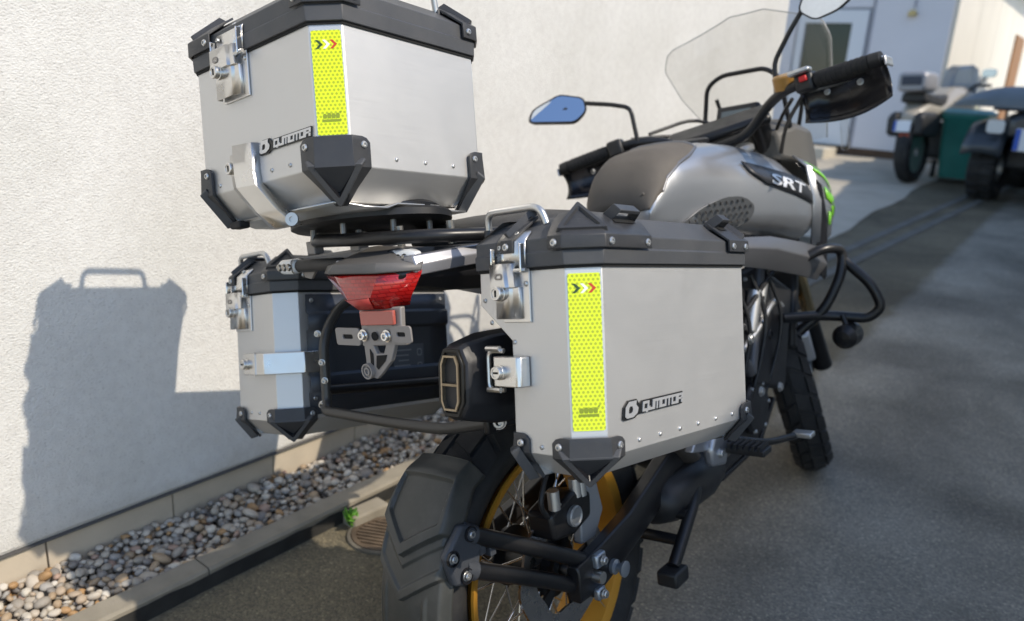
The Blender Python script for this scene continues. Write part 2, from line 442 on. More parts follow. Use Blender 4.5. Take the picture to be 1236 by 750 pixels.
# pebble bed
bed = MB(); 
bx0, bx1 = XW + 0.001, XK - 0.064
bed.box(((bx0+bx1)/2, 2.0, -0.02), (bx1 - bx0, 6.0, 0.06))
bed = bed.build('pebble_bed', mat('sandy_soil', (0.10, 0.085, 0.065), 0.95, bump=1, bscale=120, var=0.3, vscale=30), smooth=0)
tag(bed, kind='structure')
def pebble_mat():
    mt = bpy.data.materials.new('river_pebble'); mt.use_nodes = True
    n, l = nodes_of(mt); b = n['Principled BSDF']
    oi = n.new('ShaderNodeObjectInfo'); at = n.new('ShaderNodeAttribute'); at.attribute_name = 'tone'
    ad = n.new('ShaderNodeMath'); ad.operation = 'ADD'; l.new(oi.outputs['Random'], ad.inputs[0]); l.new(at.outputs['Fac'], ad.inputs[1])
    fr = n.new('ShaderNodeMath'); fr.operation = 'FRACT'; l.new(ad.outputs[0], fr.inputs[0])
    r = n.new('ShaderNodeValToRGB'); r.color_ramp.interpolation = 'CONSTANT'
    cols = [(0, (0.44,0.39,0.32)), (0.15, (0.32,0.285,0.24)), (0.28, (0.52,0.46,0.38)), (0.40, (0.38,0.28,0.18)), (0.50, (0.24,0.22,0.20)), (0.60, (0.57,0.52,0.44)), (0.70, (0.42,0.33,0.24)), (0.79, (0.40,0.24,0.11)), (0.85, (0.36,0.34,0.31)), (0.93, (0.62,0.58,0.51)), (0.97, (0.38,0.26,0.20))]
    els = r.color_ramp.elements
    els[0].position = 0; els[0].color = (*cols[0][1], 1); els[1].position = cols[1][0]; els[1].color = (*cols[1][1], 1)
    for p, c in cols[2:]:
        e = els.new(p); e.color = (*c, 1)
    l.new(fr.outputs[0], r.inputs['Fac'])
    tc = n.new('ShaderNodeTexCoord')
    nz = n.new('ShaderNodeTexNoise'); nz.inputs['Scale'].default_value = 90; nz.inputs['Detail'].default_value = 6; nz.inputs['Distortion'].default_value = 0.8
    l.new(tc.outputs['Object'], nz.inputs['Vector'])
    r2 = n.new('ShaderNodeValToRGB'); r2.color_ramp.elements[0].position = 0.3; r2.color_ramp.elements[0].color = (0.72,0.71,0.69,1); r2.color_ramp.elements[1].position = 0.72; r2.color_ramp.elements[1].color = (1.15,1.14,1.12,1)
    l.new(nz.outputs['Fac'], r2.inputs['Fac'])
    mx = n.new('ShaderNodeMixRGB'); mx.blend_type = 'MULTIPLY'; mx.inputs[0].default_value = 1
    l.new(r.outputs['Color'], mx.inputs[1]); l.new(r2.outputs['Color'], mx.inputs[2]); l.new(mx.outputs[0], b.inputs['Base Color'])
    b.inputs['Roughness'].default_value = 0.62
    bp = n.new('ShaderNodeBump'); bp.inputs['Strength'].default_value = 0.25; bp.inputs['Distance'].default_value = 0.001
    l.new(nz.outputs['Fac'], bp.inputs['Height']); l.new(bp.outputs['Normal'], b.inputs['Normal'])
    return mt
PEB = pebble_mat()
def pebble_mesh(seed, sub=2):
    bm = bmesh.new(); bmesh.ops.create_icosphere(bm, subdivisions=sub, radius=1.0)
    rr = random.Random(seed)
    off = Vector((rr.uniform(0, 50), rr.uniform(0, 50), rr.uniform(0, 50)))
    for v_ in bm.verts:
        d = 1 + 0.30 * mnoise.noise(v_.co * 0.9 + off) + 0.08 * mnoise.noise(v_.co * 2.3 + off)
        v_.co = v_.co * d
    vs_ = [v_.co.copy() for v_ in bm.verts]; fs_ = [tuple(v_.index for v_ in f.verts) for f in bm.faces]
    bm.free(); return vs_, fs_
PV = [pebble_mesh(100 + i, 2) for i in range(9)]
PVL = [pebble_mesh(100 + i, 1) for i in range(9)]
spots = []
rp = random.Random(11)
for layer in range(3):
    for _ in range(9000):
        x_ = rp.uniform(bx0 + 0.006, bx1 - 0.004); y_ = rp.uniform(0.25, 3.0)
        s_ = rp.choice((0.008, 0.009, 0.010, 0.011, 0.012, 0.014, 0.017, 0.021)) * rp.uniform(0.9, 1.1)
        zz = 0.016 + layer*0.012 + rp.uniform(-0.003, 0.004) + 0.012*smooth01(0, 0.08, bx0 + 0.09 - x_)
        ok = True
        for (a, b_, c_, r_) in spots:
            if abs(a-x_) < 0.05 and abs(b_-y_) < 0.05 and (a-x_)**2 + (b_-y_)**2 + ((c_-zz)*1.3)**2 < ((r_+s_)*0.80)**2:
                ok = False; break
        if ok: spots.append((x_, y_, zz, s_))
campos = CAM_LOC
def sizekey(sp):
    p_ = Vector(sp[:3]); d = (p_ - campos); dep = d.dot(cam_fwd)
    if dep <= 0.2: return 0
    px = d.dot(cam_right)/dep*949 + 618; py = -d.dot(cam_up)/dep*949 + 375
    if not (-20 < px < 1256 and -20 < py < 770): return 0
    if 555 < px: return 0
    return sp[3]/dep * (1 if sp[2] > 0.024 else 0.3)
order = sorted(spots, key=sizekey, reverse=True)
pm = []
for vs_, fs_ in PV:
    me = bpy.data.meshes.new('pebble'); me.from_pydata([tuple(v_) for v_ in vs_], [], fs_); me.materials.append(PEB)
    for p_ in me.polygons: p_.use_smooth = True
    pm.append(me)
def peb_matrix(sp, rr):
    x_, y_, z_, s_ = sp
    sc = Vector((s_*rr.uniform(0.9, 1.35), s_*rr.uniform(0.85, 1.15), s_*rr.uniform(0.6, 0.85)))
    return Matrix.Translation((x_, y_, z_)) @ Matrix.Rotation(rr.uniform(0, 6.28), 4, 'Z') @ Matrix.Rotation(rr.gauss(0, 0.35), 4, 'X') @ Matrix.Rotation(rr.gauss(0, 0.35), 4, 'Y') @ Matrix.Diagonal((*sc, 1))
rr = random.Random(5)
for sp in order[:300]:
    o = bpy.data.objects.new('pebble', rr.choice(pm)); COL.objects.link(o); o.parent = bed; o.matrix_local = peb_matrix(sp, rr)
rest = MB(); tones = []
for sp in order[300:]:
    vs_, fs_ = rr.choice(PVL); M_ = peb_matrix(sp, rr)
    rest.add([M_ @ v_ for v_ in vs_], fs_); tones += [rr.random()] * len(vs_)
ro = rest.build('pebble_fill', PEB, bed, smooth=0, fixn=False)
for p_ in ro.data.polygons: p_.use_smooth = True
at_ = ro.data.attributes.new('tone', 'FLOAT', 'POINT')
at_.data.foreach_set('value', tones)
tag(ro, kind='stuff')

# drain grate in the yard
gc = Vector((-1.350, 1.270, 0.0))
gr = empty('drain_grate', Matrix.Translation(gc) @ Matrix.Rotation(RAD(28), 4, 'Z'))
tag(gr, 'round rusty drain grate with parallel slots in the asphalt beside the kerb', 'drain')
rust = mat('rusty_cast_iron', (0.13, 0.095, 0.065), 0.8, 0.3, bump=0.6, bscale=150, var=0.35, vscale=20)
q = MB(); q.lathe([(0.066, -0.03), (0.066, 0.009), (0.078, 0.009), (0.080, -0.03)], (0,0,0), (0,0,1), 40); q.build('grate_ring', rust, gr)
q = MB(); q.lathe([(0.079, -0.03), (0.080, 0.0075), (0.089, 0.006), (0.092, -0.03)], (0,0,0), (0,0,1), 40); q.build('concrete_collar', mat('collar_concrete', (0.13,0.115,0.09), 0.9, bump=0.7, bscale=160, var=0.3, vscale=14), gr)
q = MB(); q.lathe([(0.0001, -0.012), (0.066, -0.012)], (0,0,0), (0,0,1), 30); q.build('drain_pit', darkvoid, gr)
for k in range(-4, 5):
    hx = math.sqrt(max(0, 0.066**2 - (k*0.0145)**2))
    q = MB(); q.box((0, k*0.0145, 0.0), (2*hx, 0.0068, 0.014)); q.build('grate_bar', rust, gr, bevel=0.0012)
# loose concrete block between kerb and drain
q = MB(); q.box((0,0,0), (0.055, 0.12, 0.045))
blk = q.build('concrete_block', KM, bevel=0.006, mw=Matrix.Translation((XK + 0.033, 1.30, 0.012)) @ Matrix.Rotation(RAD(-4), 4, 'Z'))
tag(blk, 'small pale concrete block lying against the kerb by the drain grate', 'block')
# weed
wd = empty('weed', Matrix.Translation((XK + 0.045, 1.235, 0.0)))
tag(wd, 'small bright green weed growing between the kerb and the drain', 'plant')
leafm = mat('weed_leaf', (0.12, 0.30, 0.03), 0.5, var=0.3, vscale=60)
rw = random.Random(3)
q = MB(); q.tube([(0,0,-0.01),(0.002,0.001,0.02),(0.0,0.004,0.04)], [0.0016,0.0014,0.0008], 6); q.build('stem', leafm, wd)
for k in range(14):
    a = rw.uniform(0, 6.28); ln = rw.uniform(0.02, 0.036); wdt = ln*0.36; z0 = rw.uniform(0.012, 0.042); el = rw.uniform(-0.1, 0.8)
    dr = Vector((math.cos(a)*math.cos(el), math.sin(a)*math.cos(el), math.sin(el))); sd_ = Vector((-math.sin(a), math.cos(a), 0)); up_ = dr.cross(sd_)*-1
    b0 = Vector((0, 0.002, z0))
    rows = []
    for t in (0, .3, .6, .85, 1):
        wv = wdt*math.sin(math.pi*min(1, t*0.92+0.06))
        c_ = b0 + dr*ln*t - up_*(ln*0.35*t*t)
        rows.append([c_ - sd_*wv + up_*wv*0.25, c_, c_ + sd_*wv + up_*wv*0.25])
    q = MB(); q.loft(rows, False, False, closed=False); q.build('leaf', leafm, wd, solid=0.0006)

# ------------------------------------------------------------------ far workshop building
GZF = gz(0, 11.3)
YB = 11.3; XC = -2.12; TOPZ = 2.95
shed = empty('workshop_building', Matrix.Translation((XC, YB, GZF)))
tag(shed, 'pale grey panelled workshop building with a glazed door at the end of the yard', 'building')
shedm = mat('grey_wall_panel', (0.72, 0.70, 0.72), 0.6, var=0.04, vscale=1.5, bump=0.1, bscale=40)
shedw = mat('cream_wall_panel', (0.74, 0.70, 0.62), 0.6, var=0.04, vscale=1.5)
q = MB(); q.box((-3.0, 0.1, 1.20), (6.0, 0.2, 2.16))
fw = q.build('front_wall', mat('wall_core', (0.4, 0.4, 0.42), 0.8), shed, smooth=0)
# front panels around the door (x from corner to the left)
dx0, dx1 = -1.86, -0.97    # door frame, local x
dtop = 1.83
def panel(parent, x0, x1, z0, z1, m_, y0=-0.012, t=0.03, name='wall_panel'):
    q = MB(); q.box(((x0+x1)/2, y0, (z0+z1)/2), (x1-x0-0.012, t, z1-z0-0.006)); return q.build(name, m_, parent, smooth=0, bevel=0.004)
panel(shed, -0.94, 0.0, 0.10, 2.28, shedm)
panel(shed, dx0-0.03, -0.94, dtop+0.03, 2.28, shedm)
panel(shed, -3.0, dx0-0.03, 0.10, 2.28, shedm)
panel(shed, -4.4, -3.0, 0.10, 2.28, shedm)
# door
q = MB()
dm = mat('white_door_frame', (0.72, 0.73, 0.75), 0.35)
for (x0, x1, z0, z1) in ((dx0, dx0+0.09, 0.12, dtop), (dx1-0.19, dx1, 0.12, dtop), (dx0+0.09, dx1-0.19, dtop-0.16, dtop), (dx0+0.09, dx1-0.19, 0.12, 0.98)):
    q.box(((x0+x1)/2, -0.03, (z0+z1)/2), (x1-x0, 0.05, z1-z0))
door = q.build('door', dm, shed, smooth=0, bevel=0.004)
q = MB(); q.box(((dx0+dx1)/2-0.05, -0.012, (0.98+dtop-0.16)/2), (dx1-dx0-0.26, 0.012, dtop-0.16-0.96)); q.build('door_glass', mat('dark_door_glass', (0.010, 0.022, 0.018), 0.06), door, smooth=0)
q = MB(); q.tube([(dx1-0.09, -0.06, 0.98), (dx1-0.09, -0.09, 0.98), (dx1-0.20, -0.09, 0.98)], 0.011, 8); q.build('handle', steel, door)
q = MB(); q.box((dx1+0.05, -0.02, 1.0), (0.03, 0.03, 1.98)); q.build('downpipe', mat('grey_pipe', (0.38,0.38,0.42), 0.5), shed, smooth=0, bevel=0.01)
q = MB(); q.tube([(-0.44, -0.04, 2.4), (-0.45, -0.04, 1.86)], 0.012, 8); q.build('cable_conduit', mat('grey_pipe', (0.38,0.38,0.42), 0.5), shed)
q = MB(); q.lathe([(0.0,0),(0.05,0.0),(0.055,0.04),(0.03,0.07),(0,0.07)], (-0.46, -0.05, 1.76), (0,0,1), 14); q.build('wall_lamp', mat('yellowed_lamp', (0.6,0.48,0.22), 0.4), shed)
q = MB(); q.box((-3.0, -0.01, 0.05), (6.0, 0.06, 0.10)); q.build('base_board', mat('brown_sill', (0.10,0.06,0.035), 0.8, var=0.3), shed, smooth=0)
# side wall receding
q = MB(); q.box((-0.10, 7.2, 1.3), (0.18, 14.2, 2.8)); q.build('side_wall', mat('wall_core', (0.4,0.4,0.42), 0.8), shed, smooth=0)
for k in range(9):
    q = MB(); y0 = 0.1 + k*1.55; q.box((0.0, y0 + 0.77, 1.45), (0.04, 1.53, 2.70)); q.build('wall_panel', shedw, shed, smooth=0, bevel=0.004)
q = MB(); q.box((0.035, 5.9, 1.0), (0.03, 1.1, 1.95)); q.build('side_door', mat('brown_timber_door', (0.28,0.13,0.045), 0.6, var=0.2, vscale=4), shed, smooth=0, bevel=0.005)
q = MB(); q.box((0.012, 0.02, 1.25), (0.06, 0.06, 2.46)); q.build('corner_trim', mat('cream_trim', (0.62,0.58,0.50), 0.5), shed, smooth=0, bevel=0.004)
# roof with eave
q = MB()
q.loft([[Vector((-6.2, yy, 2.30)), Vector((-6.2, yy, 2.45)), Vector((0.42, yy, 2.86)), Vector((0.42, yy, 2.72))] for yy in (-0.35, 14.5)])
roof = q.build('roof', mat('pale_roof_sheet', (0.48,0.45,0.40), 0.6, var=0.1, vscale=2), shed, smooth=0)
# concrete step at the door
q = MB(); q.box((0,0,0), (0.9, 0.55, 0.14))
stp = q.build('door_step', mat('light_concrete', (0.50,0.46,0.38), 0.85, var=0.1, vscale=4, bump=0.4, bscale=60), smooth=0, bevel=0.01, mw=Matrix.Translation((-3.62, 10.86, gz(0,10.9)+0.05)))
tag(stp, 'low pale concrete step in front of the workshop door', 'step')

# neighbouring building on the right, outside the frame: it keeps the yard in the shade
q = MB()
NBM = mat('neighbour_render', (0.62, 0.60, 0.55), 0.9, var=0.05, vscale=1)
eh = 3.6
def edge_x(yy): return -0.95 - 0.205*(yy - 1.0) + eh*SUN.x/SUN.z
q.loft([[Vector((edge_x(yy), yy, -0.1)), Vector((edge_x(yy), yy, eh)), Vector((edge_x(yy)+5, yy, eh+0.4)), Vector((edge_x(yy)+5, yy, -0.1))] for yy in (0.2, 15.0)])
nb = empty('neighbour_building', Matrix.Translation((3, 4, 0)))
tag(nb, 'plain rendered neighbouring building along the right side of the yard, out of view', 'building')
nbw = q.build('wall', NBM, None, smooth=0); nbw.parent = nb; nbw.matrix_parent_inverse = nb.matrix_world.inverted()

# unseen sunlit slabs behind the camera, added to bounce warm fill onto the cases
q = MB()
for i in range(6):
    for j in range(5):
        q.box((-1.45 + 1.02*i + 0.5, -1.1 - 1.02*j - 0.5, 0.004), (1.0, 1.0, 0.03))
bpave = q.build('bounce_paving', mat('bounce_concrete', (0.54,0.47,0.36), 0.9, var=0.1, vscale=3, bump=0.4, bscale=60), smooth=0)
tag(bpave, kind='structure')
# ================================================================== aluminium luggage cases
def text_mesh(txt, size, extrude, offset=0.0, shear=0.0, sx=1.0, sp=1.0):
    cu = bpy.data.curves.new('lettering', 'FONT'); cu.body = txt; cu.size = size; cu.extrude = extrude; cu.offset = offset
    cu.shear = shear; cu.resolution_u = 2; cu.space_character = sp
    o = bpy.data.objects.new('lettering_tmp', cu); COL.objects.link(o)
    dg = bpy.context.evaluated_depsgraph_get()
    me = bpy.data.meshes.new_from_object(o.evaluated_get(dg))
    bpy.data.objects.remove(o); bpy.data.curves.remove(cu)
    me.name = 'lettering'
    for v_ in me.vertices: v_.co.x *= sx
    return me
def mesh_obj(name, me, mt, parent, mw):
    o = bpy.data.objects.new(name, me); COL.objects.link(o); me.materials.clear(); me.materials.append(mt)
    o.parent = parent; o.matrix_local = mw; return o
def frame_m(origin, xd, yd):
    xd = Vector(xd).normalized(); yd = Vector(yd); yd = (yd - xd*yd.dot(xd)).normalized(); zd = xd.cross(yd)
    mm = Matrix((xd, yd, zd)).transposed().to_4x4(); mm.translation = Vector(origin); return mm

def reflector_mat():
    mt = bpy.data.materials.new('fluorescent_reflector'); mt.use_nodes = True
    n, l = nodes_of(mt); b = n['Principled BSDF']
    tc = n.new('ShaderNodeTexCoord')
    def lattice(off):
        ad = n.new('ShaderNodeVectorMath'); ad.operation = 'MULTIPLY_ADD'
        ad.inputs[1].default_value = (1/0.0060, 1/0.01039, 0); ad.inputs[2].default_value = (off, off, 0)
        l.new(tc.outputs['Object'], ad.inputs[0])
        fr = n.new('ShaderNodeVectorMath'); fr.operation = 'FRACTION'; l.new(ad.outputs[0], fr.inputs[0])
        sb = n.new('ShaderNodeVectorMath'); sb.operation = 'SUBTRACT'; sb.inputs[1].default_value = (0.5, 0.5, 0); l.new(fr.outputs[0], sb.inputs[0])
        mu = n.new('ShaderNodeVectorMath'); mu.operation = 'MULTIPLY'; mu.inputs[1].default_value = (1, 1.732, 0); l.new(sb.outputs[0], mu.inputs[0])
        le = n.new('ShaderNodeVectorMath'); le.operation = 'LENGTH'; l.new(mu.outputs[0], le.inputs[0])
        return le.outputs['Value']
    mi = n.new('ShaderNodeMath'); mi.operation = 'MINIMUM'
    l.new(lattice(0.0), mi.inputs[0]); l.new(lattice(0.5), mi.inputs[1])
    r = n.new('ShaderNodeValToRGB'); r.color_ramp.elements[0].position = 0.27; r.color_ramp.elements[0].color = (0.40, 0.46, 0.002, 1)
    r.color_ramp.elements[1].position = 0.36; r.color_ramp.elements[1].color = (0.74, 0.88, 0.003, 1)
    l.new(mi.outputs[0], r.inputs['Fac']); l.new(r.outputs['Color'], b.inputs['Base Color'])
    b.inputs['Roughness'].default_value = 0.35; b.inputs['Coat Weight'].default_value = 0.3
    return mt
REFL = reflector_mat()
prt_g = mat('print_dark_green', (0.03, 0.07, 0.02), 0.4); prt_w = mat('print_white', (0.85, 0.87, 0.75), 0.4); prt_r = mat('print_red', (0.55, 0.05, 0.02), 0.4)
prt_k = mat('print_olive', (0.24, 0.30, 0.02), 0.5)
badge_b = mat('badge_black', (0.012, 0.012, 0.012), 0.35); badge_s = mat('badge_silver', (0.62, 0.62, 0.62), 0.35, 0.6)

class Case:
    """aluminium box: x to the bike's right, y forward, z up; z = 0 near the bottom fold, H the lid seam"""
    def __init__(s, name, label, R, o, W, L, H, zf, zb, zg, ch, inset=0.036, notch=None):
        s.root = empty(name, Matrix.Translation(o) @ R); tag(s.root, label, 'luggage case', None)
        s.W, s.L, s.H, s.zf, s.zb, s.zg = W, L, H, zf, zb, zg
        s.ch = ch        # chamfers: rear-left, rear-right, front-right, front-left
        s.inset = inset; s.notch = notch
    def ring(s, z, d=0.0, xin=0.0):
        a, b, c, e = [k + 0.586*d for k in s.ch]
        x0, x1, y0, y1 = xin - d, s.W + d, -d, s.L + d
        return [Vector(p) for p in ((x0+a,y0,z),(x1-b,y0,z),(x1,y0+b,z),(x1,y1-c,z),(x1-c,y1,z),(x0+e,y1,z),(x0,y1-e,z),(x0,y0+a,z))]
    def corner(s, i):
        """corner i: (A, B, away_A, away_B, nA, nB) without offset"""
        x0, x1, y0, y1 = 0, s.W, 0, s.L; c = s.ch[i]
        if i == 0:
            xi = s.notch[2] if s.notch else 0
            return (Vector((xi+c,0,0)), Vector((xi,c,0)), Vector((1,0,0)), Vector((0,1,0)), Vector((0,-1,0)), Vector((-1,0,0)))
        if i == 1: return (Vector((x1-c,0,0)), Vector((x1,c,0)), Vector((-1,0,0)), Vector((0,1,0)), Vector((0,-1,0)), Vector((1,0,0)))
        if i == 2: return (Vector((x1-c,y1,0)), Vector((x1,y1-c,0)), Vector((-1,0,0)), Vector((0,-1,0)), Vector((0,1,0)), Vector((1,0,0)))
        return (Vector((c,y1,0)), Vector((0,y1-c,0)), Vector((1,0,0)), Vector((0,-1,0)), Vector((0,1,0)), Vector((-1,0,0)))
    def cpt(s, i, k, d, z, e=0.0):
        A, B, ta, tb, na, nb_ = s.corner(i)
        if k == 'A': p = A + na*d - ta*0.414*d + ta*e
        else: p = B + nb_*d - tb*0.414*d + tb*e
        return Vector((p.x, p.y, z))
    def body(s):
        q = MB()
        rings = [s.ring(s.zb - 0.001, -s.inset - 0.04, s.notch[2] if s.notch else 0)] if False else []
        if s.notch:
            zn1, zn0, xn = s.notch
            rings = [s.ring(s.zb, -s.inset, xn), s.ring(s.zf, 0, xn), s.ring(zn0, 0, xn), s.ring(zn1, 0, 0), s.ring(s.H, 0, 0)]
        else:
            rings = [s.ring(s.zb, -s.inset), s.ring(s.zf), s.ring(s.H)]
        q.loft(rings)
        s.bodyo = q.build('body', alu, s.root, bevel=0.0022, seg=3)
        # thin fold groove just above the bottom bend
        q = MB()
        xin = s.notch[2] if s.notch else 0
        q.loft([s.ring(s.H - 0.003, 0.0022, 0), s.ring(s.H + 0.004, 0.0022, 0)])
        q.build('gasket', darkvoid, s.bodyo, smooth=0)
        return s
    def rivet(s, p, nrm, r=0.0036, mt=None):
        q = MB(); q.lathe([(r, 0), (r*0.95, 0.0009), (r*0.66, 0.0020), (r*0.34, 0.0024), (r*0.30, 0.0012), (0.00001, 0.0012)], p, nrm, 12)
        return q.build('rivet', mt or satin, s.bodyo)
    def screw(s, parent, p, nrm, r=0.0052):
        q = MB(); q.lathe([(r, -0.001), (r, 0.0012), (r*0.8, 0.0026), (r*0.45, 0.0028), (r*0.40, 0.0008), (0.00001, 0.0008)], p, nrm, 14)
        return q.build('screw', satin, parent)
    def lid(s, h1=0.021, h2=0.038, h3=0.068, inset=0.034):
        H = s.H
        s.h1, s.h2, s.h3, s.lins = h1, h2, h3, inset
        q = MB()
        q.loft([s.ring(H + 0.001, 0.0055), s.ring(H + h1 - 0.001, 0.0065), s.ring(H + h1, 0.0042), s.ring(H + h2, 0.0042), s.ring(H + h3, -inset), s.ring(H + h3 + 0.001, -inset - 0.012)])
        s.lido = q.build('lid', lidpl, s.root, bevel=0.0016)
        return s
    def slope_pt(s, i, k, t, e, up):
        """point on the lid's sloping rim above corner i; t 0 at the bend, 1 at the top; e along the edge; up = offset along the slope normal"""
        d = 0.0042 + t*(-s.lins - 0.0042); z = s.H + s.h2 + t*(s.h3 - s.h2)
        p = s.cpt(i, k, d, z, e)
        A, B, ta, tb, na, nb_ = s.corner(i)
        nn = na if k == 'A' else nb_
        run = s.lins + 0.0042; rise = s.h3 - s.h2
        nrm = (nn*rise + Vector((0,0,1))*run).normalized()
        return p + nrm*up
    def lid_pads(s, which, lens, loops=True):
        for i, (ea, eb) in zip(which, lens):
            A, B, ta, tb, na, nb_ = s.corner(i)
            q = MB(); rows = []
            # band pad on the upright part, folding on to the slope
            z0, z1 = s.H + s.h1 + 0.001, s.H + s.h2
            for d, z in ((0.0085, z0), (0.0085, z1)):
                rows.append([s.cpt(i,'A',d,z,ea), s.cpt(i,'A',d,z), s.cpt(i,'B',d,z), s.cpt(i,'B',d,z,eb)])
            rows.append([s.slope_pt(i,'A',0.55,ea,0.004), s.slope_pt(i,'A',0.55,0.0,0.004), s.slope_pt(i,'B',0.55,0.0,0.004), s.slope_pt(i,'B',0.55,eb,0.004)])
            rows.append([s.slope_pt(i,'A',1.0,ea*0.75,0.003), s.slope_pt(i,'A',1.0,0.0,0.003), s.slope_pt(i,'B',1.0,0.0,0.003), s.slope_pt(i,'B',1.0,eb*0.75,0.003)])
            q.loft(rows, False, False, closed=False)
            pad = q.build('lid_corner', guard, s.lido, solid=0.0035, bevel=0.0012)
            # raised triangle
            a0 = s.slope_pt(i,'A',0.03,0.004,0.0125); b0 = s.slope_pt(i,'B',0.03,0.004,0.0125)
            mid = (s.slope_pt(i,'A',1.25,0,0.0155) + s.slope_pt(i,'B',1.25,0,0.0155))/2
            ctr = (a0 + b0 + mid)/3; nrm = (b0 - a0).cross(mid - a0).normalized()
            if nrm.z < 0: nrm = -nrm
            tri = [a0, b0, mid]; inner = [ctr + (p - ctr)*0.76 for p in tri]
            outer = fillet(tri, 0.005, 3, True); inn = fillet(inner, 0.004, 3, True)
            inn2 = [p - nrm*0.0045 for p in fillet([ctr + (p - ctr)*0.66 for p in tri], 0.004, 3, True)]
            base = [ctr + (p - ctr)*1.10 - nrm*0.012 for p in outer]
            q = MB(); q.loft([base, outer, inn, inn2], False, True)
            q.build('corner_triangle', guard, s.lido, smooth=20)
            # screws
            zc = (z0 + z1)/2
            if ea > 0.012: s.screw(s.lido, s.cpt(i,'A',0.012,zc,ea - 0.010), na)
            if eb > 0.012:
                s.screw(s.lido, s.cpt(i,'B',0.012,zc,eb - 0.010), nb_)
                if eb > 0.06: s.screw(s.lido, s.cpt(i,'B',0.012,zc,0.012), nb_)
            # lashing loop
            if loops and eb > 0.04:
                q = MB(); e0, e1 = eb*0.30, eb*0.86
                pts = [s.slope_pt(i,'B',0.78,e0,0.002), s.slope_pt(i,'B',0.66,e0+0.006,0.023), s.slope_pt(i,'B',0.66,e1-0.006,0.023), s.slope_pt(i,'B',0.78,e1,0.002)]
                up = (Vector((0,0,1))*0.8 + nb_*0.6); w_ = (nb_*0.006 + Vector((0,0,-0.005)))
                ring = []
                for p in pts: ring.append([p - w_ - up*0.0025, p + w_ - up*0.0025, p + w_ + up*0.0025, p - w_ + up*0.0025])
                q.loft(ring); q.build('lashing_loop', guard, s.lido, bevel=0.0012, smooth=30)
                q = MB(); c0 = s.slope_pt(i,'B',0.66,(e0+e1)/2,0.0042)
                cr = [s.slope_pt(i,'B',0.42,e0+0.006,0.0086), s.slope_pt(i,'B',0.42,e1-0.004,0.0086), s.slope_pt(i,'B',0.80,e1-0.008,0.0084), s.slope_pt(i,'B',0.80,e0+0.006,0.0084)]
                q.add(cr, [(0,1,2,3)]); q.build('loop_recess', darkvoid, s.lido, smooth=0)
    def guards(s, which, ear=0.028):
        for i in which:
            A, B, ta, tb, na, nb_ = s.corner(i)
            zt, zf, zb, d = s.zg, s.zf, s.zb, 0.0035
            # wrap-around upper strip with ears
            q = MB(); rows = []
            e_in = max(0.0, 0.5*ear)
            rows.append([s.cpt(i,'A',d,zt-0.002,ear-0.006), s.cpt(i,'A',d,zt,ear*0.55), s.cpt(i,'A',d,zt,0), s.cpt(i,'B',d,zt,0), s.cpt(i,'B',d,zt,ear*0.55), s.cpt(i,'B',d,zt-0.002,ear-0.006)])
            rows.append([s.cpt(i,'A',d,zt-0.008,ear), s.cpt(i,'A',d,zt-0.008,ear*0.5), s.cpt(i,'A',d,zt-0.008,0), s.cpt(i,'B',d,zt-0.008,0), s.cpt(i,'B',d,zt-0.008,ear*0.5), s.cpt(i,'B',d,zt-0.008,ear)])
            rows.append([s.cpt(i,'A',d,zf,ear), s.cpt(i,'A',d,zf,ear*0.5), s.cpt(i,'A',d+0.002,zf,0), s.cpt(i,'B',d+0.002,zf,0), s.cpt(i,'B',d,zf,ear*0.5), s.cpt(i,'B',d,zf,ear)])
            zi = zb - 0.004; di = -s.inset + 0.001
            zmid = (zf*0.45 + zb*0.55); dm_ = -s.inset*0.55 + 0.004
            rows.append([s.cpt(i,'A',dm_,zmid,ear*0.45), s.cpt(i,'A',dm_,zmid,ear*0.22), s.cpt(i,'A',dm_+0.003,zmid,0), s.cpt(i,'B',dm_+0.003,zmid,0), s.cpt(i,'B',dm_,zmid,ear*0.22), s.cpt(i,'B',dm_,zmid,ear*0.45)])
            rows.append([s.cpt(i,'A',di,zi,ear*0.05), s.cpt(i,'A',di,zi,ear*0.03), s.cpt(i,'A',di,zi,0), s.cpt(i,'B',di,zi,0), s.cpt(i,'B',di,zi,ear*0.03), s.cpt(i,'B',di,zi,ear*0.05)])
            q.loft(rows, False, False, closed=False)
            go = q.build('corner_guard', guard, s.root, solid=0.004, bevel=0.0012)
            # triangular bumper
            cA = s.cpt(i,'A',d+0.014,zf+0.001,ear*0.42); cB = s.cpt(i,'B',d+0.014,zf+0.001,ear*0.42)
            tip = (s.cpt(i,'A',di+0.017,zb-0.012) + s.cpt(i,'B',di+0.017,zb-0.012))/2
            ctr = (cA + cB + tip)/3; nrm = (cB - cA).cross(tip - cA).normalized()
            outw = (na + nb_).normalized()
            if nrm.dot(outw) < 0: nrm = -nrm
            tri = [cA, cB, tip]
            outer = fillet(tri, 0.006, 4, True); base = [ctr + (p - ctr)*1.12 - nrm*0.014 for p in outer]
            inn = fillet([ctr + (p - ctr)*0.66 for p in tri], 0.004, 4, True)
            inn2 = [p - nrm*0.012 for p in fillet([ctr + (p - ctr)*0.48 for p in tri], 0.004, 4, True)]
            q = MB(); q.loft([base, outer, inn], False, False); q.build('bumper_rim', lidpl, go, smooth=25, bevel=0.0014)
            q = MB(); q.loft([inn, inn2], False, True); q.build('bumper_inset', gloss, go, smooth=20)
            if s.ch[i] > 0.006:
                s.screw(go, s.cpt(i,'A',d+0.0042,zt-0.012,ear-0.010), na)
                s.screw(go, s.cpt(i,'B',d+0.0042,zt-0.012,ear-0.010), nb_)
            else:
                s.screw(go, s.cpt(i,'A',d+0.0042,zt-0.012,ear-0.010), na)
